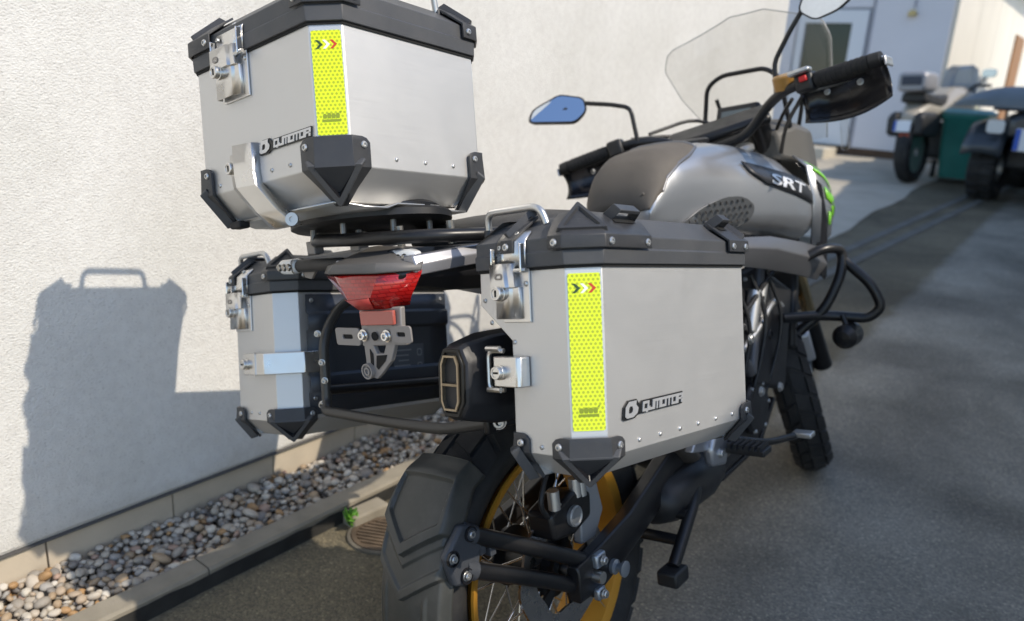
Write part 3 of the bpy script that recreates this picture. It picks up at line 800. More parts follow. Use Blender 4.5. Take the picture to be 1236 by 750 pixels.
    def strip(s, i, z0, z1, wdt):
        A, B, ta, tb, na, nb_ = s.corner(i)
        c = (A + B)/2; nrm = (na + nb_).normalized(); xd = (B - A).normalized()
        M_ = frame_m(Vector((c.x, c.y, (z0+z1)/2)) + nrm*0.0006, xd, (0,0,1))
        if M_.to_3x3().col[2].dot(nrm) < 0: M_ = frame_m(Vector((c.x, c.y, (z0+z1)/2)) + nrm*0.0006, -xd, (0,0,1))
        h = z1 - z0
        q = MB(); q.prism([(x,y,-0.0006) for x,y in rounded_rect(wdt, h, 0.0028)], (0,0,0.0012)); so_ = q.build('reflector_strip', REFL, s.root, smooth=0, mw=M_)
        so_['label'] = 'fluorescent yellow honeycomb reflector strip'
        u = wdt/0.0445
        for k, mt in enumerate((prt_g, prt_w, prt_r)):
            x0 = (-0.0165 + 0.0108*k)*u; y0 = h/2 - 0.0195; w2 = 0.0098*u; hh = 0.0062
            poly = [(x0, y0+hh), (x0+w2*0.45, y0+hh), (x0+w2*1.15, y0), (x0+w2*0.45, y0-hh), (x0, y0-hh), (x0+w2*0.62, y0)]
            q = MB(); q.prism([(a,b,0.0006) for a,b in poly], (0,0,0.0003)); q.build('chevron_print', mt, so_, smooth=0)
        # small dark logo print at the foot of the strip
        q = MB(); y0 = -h/2 + 0.024
        for k in range(4):
            xa = (-0.0125 + 0.0064*k)*u; hh = (0.0056, 0.0066, 0.0060, 0.0064)[k]
            q.prism([(xa,y0-0.001,0.0006),(xa+0.0052*u,y0-0.001,0.0006),(xa+0.0058*u,y0+hh*0.6,0.0006),(xa+0.0040*u,y0+hh,0.0006),(xa+0.0012*u,y0+hh,0.0006),(xa-0.0006*u,y0+hh*0.55,0.0006)], (0,0,0.0003))
        q.prism([(-0.0145*u,y0-0.0058,0.0006),(0.0135*u,y0-0.0058,0.0006),(0.0140*u,y0-0.0022,0.0006),(-0.0138*u,y0-0.0022,0.0006)], (0,0,0.0003))
        q.prism([(0.0130*u,y0+0.0062,0.0006),(0.0158*u,y0+0.0074,0.0006),(0.0150*u,y0+0.0094,0.0006),(0.0126*u,y0+0.0084,0.0006)], (0,0,0.0003))
        q.build('logo_print', prt_k, so_, smooth=0)
        return so_
    def badge(s, M_, width):
        """raised maker's badge: emblem and block lettering on a black backing; local x along the text"""
        bo = MB(); k_ = width; sh = 0.18
        def S(x, y): return ((x + y*sh)*k_, y*k_)
        poly = [S(0.0,-0.002), S(0.03,-0.018), S(0.19,-0.014), S(0.235,0.012), S(1.0,0.012), S(1.0,0.130), S(0.29,0.130), S(0.25,0.105), S(0.20,0.155), S(0.06,0.155), S(0.0,0.10)]
        bo.prism([(a,b,0.0) for a,b in poly], (0,0,0.0024)); b_ = bo.build('badge', badge_b, s.bodyo, smooth=0, mw=M_, bevel=0.0003)
        b_['label'] = 'raised black maker badge with silver lettering'
        t = 0.26      # stroke weight on a unit letter
        G = {'Q': [(0,0,t,1),(1-t,0,1,1),(t,1-t,1-t,1),(t,0,1-t,t),(0.55,-0.12,0.85,0)], 'J': [(1-t,0,1,1),(0,0,1-t,t),(0,t,t,0.42)], 'M': [(0,0,0.2,1),(0.4,0,0.6,1),(0.8,0,1,1),(0.2,1-t,0.4,1),(0.6,1-t,0.8,1)],
             'O': [(0,0,t,1),(1-t,0,1,1),(t,1-t,1-t,1),(t,0,1-t,t)], 'T': [(0.37,0,0.63,1-t),(0,1-t,1,1)], 'R': [(0,0,t,1),(t,1-t,1-t*0.9,1),(1-t,0.45,1,1),(t,0.36,1-t,0.58),(1-t,0,1,0.36)]}
        widths = {'Q':0.105,'J':0.078,'M':0.118,'O':0.100,'T':0.092,'R':0.100}
        x = 0.300; q = MB()
        for ch in 'QJMOTOR':
            w_ = widths[ch]; h_ = 0.092; y0 = 0.026
            for (x0, y0_, x1, y1_) in G[ch]:
                pl = [S(x + x0*w_, y0 + y0_*h_), S(x + x1*w_, y0 + y0_*h_), S(x + x1*w_, y0 + y1_*h_), S(x + x0*w_, y0 + y1_*h_)]
                q.prism([(a,b,0.0024) for a,b in pl], (0,0,0.0009))
            x += w_ - 0.006 if ch == 'Z' else w_ + 0.0005*0 - 0.004 + 0.0
            x += 0.0045
        q.build('lettering', badge_s, b_, smooth=0, fixn=False)
        q = MB()
        out = [S(0.022,0.02), S(0.05,0.0), S(0.15,0.0), S(0.215,0.03), S(0.225,0.075), S(0.185,0.11), S(0.19,0.145), S(0.07,0.145), S(0.022,0.10)]
        inn = [S(0.075,0.045), S(0.085,0.04), S(0.115,0.04), S(0.135,0.05), S(0.138,0.075), S(0.13,0.09), S(0.125,0.10), S(0.085,0.10), S(0.075,0.085)]
        q.loft([[Vector((a,b,0.0032)) for a,b in out], [Vector((a,b,0.0032)) for a,b in inn]], False, False)
        q.build('emblem', badge_s, b_, smooth=0, solid=0.0006)
    def lock(s, parent, p, nrm, r=0.0095, h=0.014, slot='v'):
        p = Vector(p); nrm = Vector(nrm)
        q = MB(); q.lathe([(r*1.12, 0), (r*1.12, h*0.35), (r, h*0.4), (r, h*0.92), (r*0.92, h), (r*0.70, h), (r*0.66, h*0.93), (0.00001, h*0.93)], p, nrm, 22); lk = q.build('lock', steel, parent)
        q = MB(); sz = (r*0.28, 0.0012, r*0.95) if slot == 'v' else (r*0.95, 0.0012, r*0.28)
        q.box(p + nrm*(h*0.93 + 0.0001), sz); q.build('keyhole', darkvoid, parent, smooth=0)
    def handle(s, p0, p1, lift, lean, r=0.0052):
        p0, p1 = Vector(p0), Vector(p1); up = Vector((0,0,1)); lean = Vector(lean)
        dr = (p1 - p0).normalized()
        pts = [p0 - up*0.014 - lean*0.3, p0 + up*lift + lean + dr*0.002, p1 + up*lift + lean - dr*0.012, p1 - up*0.014 - lean*0.3]
        q = MB(); q.tube(fillet(pts, 0.016, 6), r, 12); h_ = q.build('handle', satin, s.lido, smooth=50)
        for p in (p0, p1):
            q = MB(); q.lathe([(r*1.55, -0.012), (r*1.55, 0.003), (r*1.2, 0.004)], p, up, 12); q.build('handle_socket', guard, s.lido)
    def latch(s, x0, x1, zl, zh, lockx, lockz, zhinge):
        """over-centre steel latch on the rear face: keeper on the lid, lever and lock on the body"""
        H = s.H; yb = -0.0085
        q = MB()      # keeper plate, bent over the lid's slope
        xa, xb = x0 + 0.006, x1
        prof = [(-0.0075, H + 0.004), (-0.0078, H + 0.021), (-0.0066, H + 0.038), (0.006, H + 0.050), (0.010, H + 0.0525)]
        rows = [[Vector((xa, y_, z_)), Vector(((xa*0.7+xb*0.3), y_, z_)), Vector((xb, y_, z_))] for y_, z_ in prof]
        rows[-1][0].x += 0.012; rows[-1][2].x -= 0.004; rows[-1][0].z -= 0.001
        q.loft(rows, False, False, closed=False); la = q.build('latch', steel, s.root, solid=-0.0016, smooth=25)
        s.screw(la, (xa + 0.008, -0.0095, H + 0.030), (0,-1,0.1), 0.0036); s.screw(la, ((xa+xb)/2 + 0.006, 0.0008, H + 0.0475), (0,-0.7,0.7), 0.0040)
        # base plate on the body
        q = MB(); q.box(((x0+x1)/2 + 0.006, -0.002, (zl + zhinge)/2), (x1 - x0 - 0.008, 0.003, zhinge - zl + 0.01)); q.build('base_plate', steel, la, smooth=0, bevel=0.0008)
        # lever: channel with folded right flange
        xm = x1 - 0.018
        q = MB()
        def sec(z_, yo, xa_, xb_): return [Vector((xa_, -0.004, z_)), Vector((xa_, yo, z_)), Vector((xb_ - 0.009, yo, z_)), Vector((xb_ - 0.005, yo + 0.0035, z_)), Vector((xb_ + 0.004, yo + 0.0045, z_)), Vector((xb_ + 0.007, -0.003, z_))]
        zs = zhinge - 0.020
        q.loft([sec(zl, -0.0125, x0+0.007, xm), sec(zs, -0.0125, x0+0.007, xm), sec(zs + 0.0015, -0.0170, x0 + 0.001, xm - 0.003), sec(zhinge + 0.013, -0.0160, x0, xm - 0.008)], False, False, closed=False)
        q.build('lever', steel, la, solid=0.0014, smooth=12)
        # window under the lever lip
        q = MB(); q.box((x0 + 0.0055, -0.0152, zhinge - 0.024), (0.007, 0.003, 0.010)); q.build('lever_slot', darkvoid, la, smooth=0)
        # embossed ring on the lever
        q = MB(); q.loft([[Vector((x0+0.0165+a*1.0, -0.0182 + 0.0, zhinge-0.004+b)) for a,b in rounded_rect(0.014,0.0085,0.003)], [Vector((x0+0.0165+a, -0.0182, zhinge-0.004+b)) for a,b in rounded_rect(0.0085,0.0045,0.0015)]], False, False); q.build('embossed_mark', mat('etched_steel',(0.30,0.28,0.26),0.5,0.8), la, smooth=0, solid=0.0006)
        # link arm on the right
        q = MB(); q.loft([[Vector((xb - 0.001 + dx, -0.014 + dy, z_)) for dx, dy in ((-0.0015,-0.004),(0.0015,-0.004),(0.0015,0.005),(-0.0015,0.005))] for z_, in ((H+0.034,),(H+0.022,),(H+0.006,),(H-0.006,))]); q.build('link_arm', bright, la, bevel=0.001)
        q = MB(); q.tube([(xb-0.018, -0.011, H-0.002), (xb+0.004, -0.011, H-0.002)], 0.0030, 10); q.build('pin', satin, la)
        # left hook
        q = MB(); q.loft([[Vector((x0 + 0.002 + dx, -0.012 + dy, z_)) for dx, dy in ((-0.001,-0.005),(0.001,-0.005),(0.001,0.005),(-0.001,0.005))] for z_ in (H+0.030, H+0.018, H+0.004)]); q.build('hook', bright, la, bevel=0.001)
        s.lock(la, (lockx, -0.0125, lockz), (0,-1,0), 0.0098, 0.013)
        s.rivet((x1 - 0.004, -0.0036, lockz + 0.012), (0,-1,0), 0.004)
        return la
    def rivets(s, pts, nrm):
        first = None
        for p in pts:
            p = Vector(p)
            if first is None:
                first = s.rivet((0,0,0), nrm); first.matrix_local = Matrix.Translation(p)
            else:
                copy_obj(first, s.bodyo, Matrix.Translation(p))

# ------------------------------------------------------------------ right pannier (nearest)
RP = Case('aluminium_pannier', 'aluminium side case nearest the camera, with silver lid handle and yellow strip', rotm(-6.163, -7.318, -14.906), (-0.645, 0.804, 0.696),
          0.193, 0.433, 0.227, -0.022, -0.055, 0.004, (0.004, 0.034, 0.018, 0.014), 0.036, (0.179, 0.130, 0.058))
RP.root['group'] = 'aluminium luggage cases on the motorcycle'
RP.body().lid()
RP.lid_pads((0, 1, 2), ((0.020, 0.02), (0.022, 0.105), (0.01, 0.062)))
RP.guards((0, 1, 2))
RP.strip(1, 0.013, 0.217, 0.0425)
RP.rivets([(0.193, y_, -0.0105) for y_ in (0.104, 0.156, 0.208, 0.260, 0.313, 0.366)], (1,0,0))
RP.rivets([(0.108, 0, -0.0125), (0.012, 0, 0.186), (0.024, 0, 0.215 - 0.06), (0.066, 0, 0.128)], (0,-1,0))
RP.badge(frame_m((0.1934, 0.064, 0.0225), (0,1,0.012), (0,0,1)), 0.148)
RP.latch(0.040, 0.098, 0.160, 0.278, 0.056, 0.195, 0.222)
RP.handle((-0.004, 0.030, 0.284), (0.112, 0.030, 0.284), 0.028, (0,-0.006,0))
# square lower lock bracket
def lower_lock(C_, x0, x1, z0, z1, lockx, lockz, wrap=0.0):
    q = MB(); yo = -0.022
    rows = []
    for z_ in (z0, z1):
        r_ = [Vector((x0, -0.002, z_)), Vector((x0+0.001, yo+0.004, z_)), Vector((x0+0.005, yo, z_)), Vector((x1-0.006, yo, z_)), Vector((x1-0.001, yo+0.005, z_)), Vector((x1, -0.002, z_))]
        rows.append(r_)
    q.loft(rows, False, False, closed=False)
    a = q.v; nv = len(rows[0])
    q.f.append(tuple(range(nv))); q.f.append(tuple(range(nv, 2*nv)))
    lo = q.build('lower_lock_bracket', steel, C_.root, bevel=0.0016, smooth=30)
    C_.lock(lo, (lockx, yo, lockz), (0,-1,0), 0.0092, 0.011, 'h')
    return lo
lo = lower_lock(RP, 0.040, 0.093, 0.068, 0.109, 0.058, 0.088)
q = MB()
q.tube(fillet([(0.050,-0.006,0.116),(0.024,-0.010,0.116),(0.024,-0.010,0.062),(0.050,-0.006,0.062)], 0.010, 4), 0.0036, 8); q.build('wire_bail', steel, lo)
for z_ in (0.062, 0.119):
    q = MB(); q.tube([(0.022,-0.011,z_),(0.047,-0.011,z_)], 0.0042, 8); q.build('bail_bolt', steel, lo)

# ------------------------------------------------------------------ left pannier (far side)
LP = Case('aluminium_pannier', 'aluminium side case on the far side, hanging next to the house wall', rotm(-5.289, -8.56, -16.684), (-1.328, 0.846, 0.501),
          0.185, 0.433, 0.229, -0.020, -0.053, 0.004, (0.012, 0.035, 0.018, 0.018), 0.036)
LP.root['group'] = 'aluminium luggage cases on the motorcycle'
LP.body().lid()
LP.lid_pads((0, 1), ((0.020, 0.06), (0.022, 0.10)))
LP.guards((0, 1))
LP.rivets([(0.055, 0, -0.006), (0.085, 0, -0.006)], (0,-1,0))
LP.rivets([(0.185, y_, -0.008) for y_ in (0.10, 0.17, 0.24, 0.31, 0.38)], (1,0,0))
LP.latch(0.004, 0.072, 0.162, 0.278, 0.024, 0.196, 0.222)
LP.handle((-0.010, 0.030, 0.284), (0.104, 0.030, 0.284), 0.028, (0,-0.006,0))
# lower bracket wrapping round the chamfer
q = MB(); rows = []
for z_ in (0.071, 0.112):
    rows.append([Vector((0.066,-0.002,z_)), Vector((0.067,-0.020,z_)), Vector((0.072,-0.024,z_)), Vector((0.148,-0.024,z_)), Vector((0.205,0.030,z_)), Vector((0.205,0.062,z_)), Vector((0.186,0.062,z_)), Vector((0.186,0.036,z_)), Vector((0.150,-0.001,z_))])
q.loft(rows)
lo = q.build('lower_lock_bracket', steel, LP.root, bevel=0.0014)
LP.lock(lo, (0.086, -0.024, 0.092), (0,-1,0), 0.010, 0.010, 'h')
q = MB(); q.loft([[Vector((0.118+a, -0.0255, 0.0915+b)) for a,b in ((-0.002,-0.0225),(0.002,-0.0225),(0.002,0.0225),(-0.002,0.0225))], [Vector((0.118+a, -0.0235, 0.0915+b)) for a,b in ((-0.002,-0.0225),(0.002,-0.0225),(0.002,0.0225),(-0.002,0.0225))]]); q.build('bracket_clip', steel, lo, smooth=0)
# ribbed mounting plate on the inner side, its shade painted into the colour
platem = mat('shaded_plate', (0.045, 0.05, 0.06), 0.42, 0.3, rvar=0.06, vscale=15)
q = MB()
pl_rows = []
for (z_, off) in ((-0.012, 0.003), (0.03, 0.003), (0.036, 0.008), (0.060, 0.008), (0.066, 0.003), (0.150, 0.003), (0.156, 0.009), (0.182, 0.009), (0.188, 0.003), (0.222, 0.003)):
    pl_rows.append([Vector((0.185 + off, y_, z_)) for y_ in (0.048, 0.12, 0.2, 0.28, 0.36, 0.415)])
q.loft(pl_rows, False, False, closed=False); ip = q.build('inner_plate', platem, LP.root, solid=0.002, smooth=25)
for (y_, z_) in ((0.06,0.21),(0.06,0.02),(0.40,0.21),(0.40,0.02),(0.2,0.10),(0.075,0.1)):
    LP.screw(ip, (0.1895, y_, z_), (1,0,0), 0.0045)
# grey data sticker
q = MB(); q.box((0.1900, 0.30, 0.075), (0.0006, 0.085, 0.075)); st_ = q.build('sticker', mat('grey_sticker', (0.085,0.095,0.11), 0.4), LP.root, smooth=0)
for k in range(5):
    q = MB(); q.box((0.1905, 0.285 - 0.004*(k%2), 0.100 - k*0.011), (0.0003, 0.045 - 0.008*(k%3), 0.003)); q.build('sticker_line', mat('sticker_print', (0.22,0.23,0.25), 0.5), st_, smooth=0)
for k in range(2):
    q = MB(); q.loft([[Vector((0.1906, 0.330+a, 0.094-0.03*k+b)) for a,b in rounded_rect(0.014,0.016,0.004)],[Vector((0.1906, 0.330+a, 0.094-0.03*k+b)) for a,b in rounded_rect(0.009,0.011,0.003)]],False,False); q.build('sticker_symbol', mat('sticker_print', (0.22,0.23,0.25), 0.5), st_, smooth=0)

# ------------------------------------------------------------------ top case
TC = Case('aluminium_top_case', 'aluminium top case mounted highest, on the round black rack plate above the tail', rotm(-2.462, -6.898, -15.687), (-1.194, 0.709, 0.967),
          0.350, 0.315, 0.194, -0.006, -0.049, 0.036, (0.020, 0.033, 0.018, 0.02), 0.044)
TC.root['group'] = 'aluminium luggage cases on the motorcycle'
TC.body().lid(0.024, 0.046, 0.076, 0.036)
TC.lid_pads((0, 1, 2, 3), ((0.062, 0.03), (0.028, 0.03), (0.03, 0.03), (0.03, 0.03)))
TC.guards((0, 1, 2, 3), 0.030)
TC.strip(1, 0.038, 0.183, 0.0410)
TC.rivets([(0.350, y_, 0.0100) for y_ in (0.116, 0.175, 0.236)], (1,0,0))
TC.rivets([(0.061, 0, 0.006), (0.206, 0, 0.008), (0.252, 0, 0.008)], (0,-1,0))
TC.badge(frame_m((0.180, -0.0004, 0.0345), (1,0,0.015), (0,0,1)), 0.128)
TC.latch(0.088, 0.166, 0.132, 0.24, 0.107, 0.172, 0.196)
TC.handle((0.315, 0.085, 0.268), (0.315, 0.262, 0.268), 0.036, (0.003,0,0))
TC.handle((0.040, 0.078, 0.268), (0.040, 0.226, 0.268), 0.032, (-0.003,0,0))
# lower latch: flat face plate with a folded edge, running under the bottom bend to the rack
q = MB()
def strapsec(x0, x1, y0, z0, zr):
    return [Vector((x0, y0, z0)), Vector((x1 - 0.040, y0 - 0.0015, z0)), Vector((x1 - 0.038, y0 - 0.017, zr)), Vector((x1 - 0.003, y0 - 0.008, zr)), Vector((x1, y0 + 0.004, zr))]
rows = [strapsec(0.102, 0.176, -0.0025, 0.046, 0.054), strapsec(0.102, 0.176, -0.0025, 0.020, 0.010), strapsec(0.106, 0.180, -0.0025, -0.006, -0.010), strapsec(0.128, 0.200, 0.016, -0.045, -0.048), strapsec(0.150, 0.222, 0.030, -0.070, -0.074)]
q.loft(rows, False, False, closed=False)
ll = q.build('lower_latch', steel, TC.root, solid=0.0016, smooth=8)
xb = 0.176
TC.lock(ll, (0.112, -0.002, 0.024), (0,-1,0), 0.0095, 0.014)
q = MB(); q.lathe([(0.00001,0.0),(0.010,0.0),(0.010,0.004),(0.004,0.004),(0.004,0.002),(0.00001,0.002)], (xb+0.046, 0.018, -0.066), (0.5,-0.85,0), 18); q.build('pivot_disc', satin, ll)
q = MB(); q.box((0.06, 0.03, -0.056), (0.03, 0.02, 0.012)); q.build('rubber_foot', rubber, ll, smooth=0, bevel=0.003)
# wavy bottom plate below the case
q = MB(); rows = []
for k in range(13):
    y_ = 0.03 + 0.255*k/12; zz = -0.052 - 0.007*(1 if 2 <= k <= 4 or k >= 10 else 0)
    rows.append([Vector((0.035, y_, zz)), Vector((0.325 - 0.02*(k<2), y_, zz))])
q.loft(rows, False, False, closed=False); q.build('bottom_plate', satin, TC.root, solid=-0.003, smooth=20)
# ================================================================== the motorcycle
# local axes: origin at the rear tyre's contact, x to the right, y forward, z up along the leaning bike
bike = empty('motorcycle', Matrix.Translation((-0.659, 1.076, 0.0)) @ rotm(-0.88, 0, -13.087))
tag(bike, 'black and grey adventure motorcycle with gold spoked wheels, leaning on its stand', 'motorcycle')
def part(q, name, mt, parent=None, **kw):
    return q.build(name, mt, parent or bike, **kw)
def T(name, pts, r, mt, parent=None, fr=0.03, n=12, closed=False):
    q = MB(); q.tube(fillet(pts, fr, 5, closed) if fr else pts, r, n, closed); return q.build(name, mt, parent or bike, smooth=50)
def bolt(parent, p, nrm, r=0.007, mt=None):
    q = MB(); q.lathe([(r*1.3,0),(r*1.3,0.0016),(r,0.002),(r,0.006),(r*0.85,0.0072),(r*0.5,0.0072),(r*0.46,0.003),(0.00001,0.003)], p, nrm, 14)
    return q.build('bolt', mt or satin, parent)

# ---- wheels
def make_wheel(name, center, M_, R, hw, rim_r, rim_w, nspoke, tread, lab):
    """wheel axis = local x"""
    q = MB()
    hwid = rim_w/2
    # rim: double-walled section
    q.lathe([(rim_r, -hwid), (rim_r+0.006, -hwid-0.001), (rim_r+0.007, -hwid+0.004), (rim_r-0.004, -hwid+0.008), (rim_r-0.016, -hwid*0.45), (rim_r-0.022, 0), (rim_r-0.016, hwid*0.45), (rim_r-0.004, hwid-0.008), (rim_r+0.007, hwid-0.004), (rim_r+0.006, hwid+0.001), (rim_r, hwid),
             (rim_r-0.011, hwid-0.006), (rim_r-0.023, hwid*0.40), (rim_r-0.029, 0), (rim_r-0.023, -hwid*0.40), (rim_r-0.011, -hwid+0.006), (rim_r, -hwid)], (0,0,0), (1,0,0), 72)
    wh = q.build(name, gold, bike, smooth=35, mw=M_)
    # tyre carcass
    prof = []
    N = 22
    def tp(t):      # t -1..1 across the crown, returns (x, r)
        a = t*math.pi*0.62
        xx = hw*math.sin(a)/math.sin(math.pi*0.5) if abs(a) <= math.pi/2 else math.copysign(hw*(1 - 0.42*((abs(a)-math.pi/2)/(math.pi*0.12))**1.25), a)
        rr_ = R - (R - rim_r)*0.52*(1 - math.cos(min(abs(a), math.pi/2)))
        if abs(a) > math.pi/2: rr_ = R - (R - rim_r)*0.52 - (R - rim_r)*0.50*((abs(a)-math.pi/2)/(math.pi*0.12))
        return xx, rr_
    prof = [(tp(-1 + 2*k/N)[1], tp(-1 + 2*k/N)[0]) for k in range(N+1)]
    q = MB(); q.lathe(prof, (0,0,0), (1,0,0), 90)
    # tread blocks
    nb_ = tread; h = 0.0065
    def sp(th, t, up):
        x_, r_ = tp(t); x2, r2 = tp(t + 0.01); 
        tx, tr = x2 - x_, r2 - r_; L_ = math.hypot(tx, tr); nx_, nr = -tr/L_, tx/L_
        if nr < 0 and abs(t) < 0.1: nx_, nr = -nx_, -nr
        if (nx_*t) < 0 and abs(t) > 0.05: nx_, nr = -nx_, -nr
        rr_ = r_ + nr*up; return Vector((x_ + nx_*up, rr_*math.cos(th), rr_*math.sin(th)))
    for k in range(nb_):
        th0 = 2*math.pi*k/nb_; dth = 2*math.pi/nb_
        for (t0, t1, sk0, sk1, ph) in ((-0.05, 0.05+0.22, 0.0, 0.28, 0.0), (-0.27-0.05+0.02, -0.09, 0.28, 0.0, 0.5), (0.31, 0.60, 0.30, 0.62, 0.1), (-0.60, -0.34, 0.62, 0.30, 0.6)):
            g0 = 0.09; c = []
            for up, shr in ((-0.002, 0.0), (h, 0.03)):
                for (t, sk, e) in ((t0, sk0, g0+shr), (t1, sk1, g0+shr), (t1, sk1, 1-g0-shr), (t0, sk0, 1-g0-shr)):
                    tt = t + (0.01 if t == t0 else -0.01)*(1 if up > 0 else 0)
                    c.append(sp(th0 + dth*(ph + sk + e), tt, up))
            q.add(c, [(4,5,6,7),(0,1,5,4),(1,2,6,5),(2,3,7,6),(3,0,4,7)])
    ty = q.build('tyre', rubber, wh, smooth=30)
    # hub
    q = MB(); q.lathe([(0.018,-0.075),(0.034,-0.075),(0.034,-0.06),(0.058,-0.055),(0.058,-0.047),(0.034,-0.04),(0.030,0),(0.034,0.04),(0.058,0.047),(0.058,0.055),(0.034,0.06),(0.034,0.075),(0.018,0.075)], (0,0,0), (1,0,0), 28); q.build('hub', blackpaint, wh)
    # spokes
    spm = mat('spoke_steel', (0.75,0.74,0.72), 0.2, 1.0)
    q = MB(); d_ = 0.0017
    base = {}
    for sgn in (-1, 1):
        for lead in (-1, 1):
            q = MB(); a1 = RAD(lead*32)
            q.tube([(sgn*0.050, 0.054*math.sin(a1), 0.054*math.cos(a1)), (sgn*(hwid-0.010), 0, rim_r-0.008)], 0.0019, 6); base[(sgn, lead)] = q
    for sgn in (-1, 1):
        for lead in (-1, 1):
            o0 = base[(sgn, lead)].build('spoke', spm, wh, smooth=60)
            for k in range(nspoke//4):
                th = 2*math.pi*(k + (0.25 if sgn > 0 else 0) + (0.5 if lead > 0 else 0.32))/(nspoke//4)
                if k == 0: o0.matrix_local = Matrix.Rotation(th, 4, 'X')
                else: copy_obj(o0, wh, Matrix.Rotation(th, 4, 'X'))
    return wh
RAX = Vector((0, 0, 0.318))
rw_ = make_wheel('rear_wheel', RAX, Matrix.Translation(RAX), 0.318, 0.071, 0.226, 0.122, 36, 30, '')
# rear disc (right side)
def disc(parent, x, r0, r1, th=0.005):
    q = MB(); n = 64
    rings = []
    for (xx, ro) in ((x-th/2, True), (x+th/2, True), (x+th/2, False), (x-th/2, False)):
        ring = []
        for k in range(n):
            r_ = (r1*(1 + 0.025*math.cos(k*2*math.pi*8/n))) if ro else r0*(1 + 0.05*math.cos(k*2*math.pi*6/n))
            ring.append(Vector((xx, r_*math.cos(2*math.pi*k/n), r_*math.sin(2*math.pi*k/n))))
        rings.append(ring)
    rings.append(rings[0])
    q.loft(rings, False, False); return q.build('brake_disc', mat('brake_disc_steel', (0.42,0.41,0.40), 0.3, 1.0, rvar=0.1, vscale=40), parent, smooth=30)
disc(rw_, 0.072, 0.078, 0.125)
for k in range(5):
    q = MB(); a = 2*math.pi*k/5; q.loft([[Vector((0.070+dx, r_*math.cos(a+da), r_*math.sin(a+da))) for dx, da in ((-0.003,-0.16),(0.003,-0.16),(0.003,0.16),(-0.003,0.16))] for r_ in (0.045, 0.085)]); q.build('disc_carrier', blackpaint, rw_, smooth=0)

# ---- swingarm (right arm in view, left arm mirrored)
for sg, nm in ((1, 'swingarm'), (-1, 'swingarm')):
    q = MB(); rings = []
    for (y_, z_, hh, xx, hx) in ((-0.045, 0.318, 0.034, 0.128, 0.014), (0.03, 0.322, 0.040, 0.128, 0.016), (0.14, 0.345, 0.036, 0.126, 0.018), (0.28, 0.385, 0.040, 0.118, 0.020), (0.44, 0.425, 0.048, 0.108, 0.022), (0.56, 0.440, 0.050, 0.105, 0.024)):
        xx *= sg
        rings.append([Vector((xx + a*hx, y_, z_ + b*hh)) for a, b in ((-1,-0.7),(-0.7,-1),(0.7,-1),(1,-0.7),(1,0.7),(0.7,1),(-0.7,1),(-1,0.7))])
    q.loft(rings); swa = part(q, nm, blackpaint, bevel=0.003)
q = MB(); q.tube([(-0.12,0.40,0.42),(0.12,0.40,0.42)], 0.032, 14); part(q, 'swingarm_bridge', blackpaint)
# axle end, adjuster and bobbin
q = MB(); q.tube([(-0.15,0,0.318),(0.16,0,0.318)], 0.011, 14); part(q, 'rear_axle', steel)
q = MB(); q.lathe([(0.00001,0),(0.012,0),(0.014,0.003),(0.014,0.010),(0.008,0.013),(0.008,0.022),(0.014,0.025),(0.015,0.030),(0.007,0.032),(0.00001,0.031)], (0.142, 0.055, 0.312), (1,0,0), 20); part(q, 'stand_bobbin', mat('blue_grey_alloy', (0.36,0.40,0.45), 0.35, 0.8))
for c_, s_ in (((0.146, 0.012, 0.345), (0.014, 0.030, 0.026)), ((0.146, 0.004, 0.285), (0.014, 0.024, 0.022))):
    q = MB(); q.box(c_, s_); part(q, 'chain_adjuster', mat('blue_grey_alloy', (0.36,0.40,0.45), 0.35, 0.8), bevel=0.004)
bolt(swa, (0.155, 0.012, 0.345), (1,0,0), 0.007); bolt(swa, (0.155, 0.004, 0.285), (1,0,0), 0.007)
# rear caliper on its bracket
q = MB()
q.loft([[Vector((x_, y_, z_)) for y_, z_ in ((0.02,0.36),(0.065,0.355),(0.10,0.40),(0.085,0.47),(0.045,0.485),(0.03,0.44))] for x_ in (0.086, 0.106)]); cal = part(q, 'caliper_bracket', mat('cast_alloy', (0.38,0.40,0.43), 0.42, 0.7, bump=0.3, bscale=300), bevel=0.004)
q = MB(); q.loft([[Vector((x_, y_, z_)) for y_, z_ in ((-0.07,0.405),(-0.01,0.395),(0.045,0.41),(0.05,0.455),(-0.005,0.475),(-0.075,0.455))] for x_ in (0.062, 0.118)]); cb = q.build('caliper', blackpaint, cal, bevel=0.008)
q = MB(); q.lathe([(0.019,0),(0.019,0.009),(0.016,0.011),(0.013,0.009),(0.00001,0.009)], (0.116, -0.012, 0.432), (1,0,0), 24); q.build('piston_cap', mat('grey_cap', (0.30,0.31,0.32), 0.4, 0.6), cal)
q = MB(); q.box((0.112, -0.045, 0.445), (0.008, 0.022, 0.036), Matrix.Rotation(0.3, 3, 'X')); q.build('pad_spring', mat('pale_metal', (0.6,0.58,0.52), 0.35, 0.8), cal, smooth=0)
for (y_, z_) in ((0.028, 0.466), (0.012, 0.470), (-0.052, 0.470)):
    q = MB(); q.tube([(0.110, y_, z_-0.012), (0.110, y_, z_+0.022)], 0.011, 14); q.build('caliper_pin', satin, cal)
T('brake_hose', [(0.108,-0.06,0.44),(0.115,-0.10,0.48),(0.11,-0.05,0.55),(0.11,0.12,0.52),(0.12,0.35,0.46)], 0.0045, blackpl, fr=0.05)

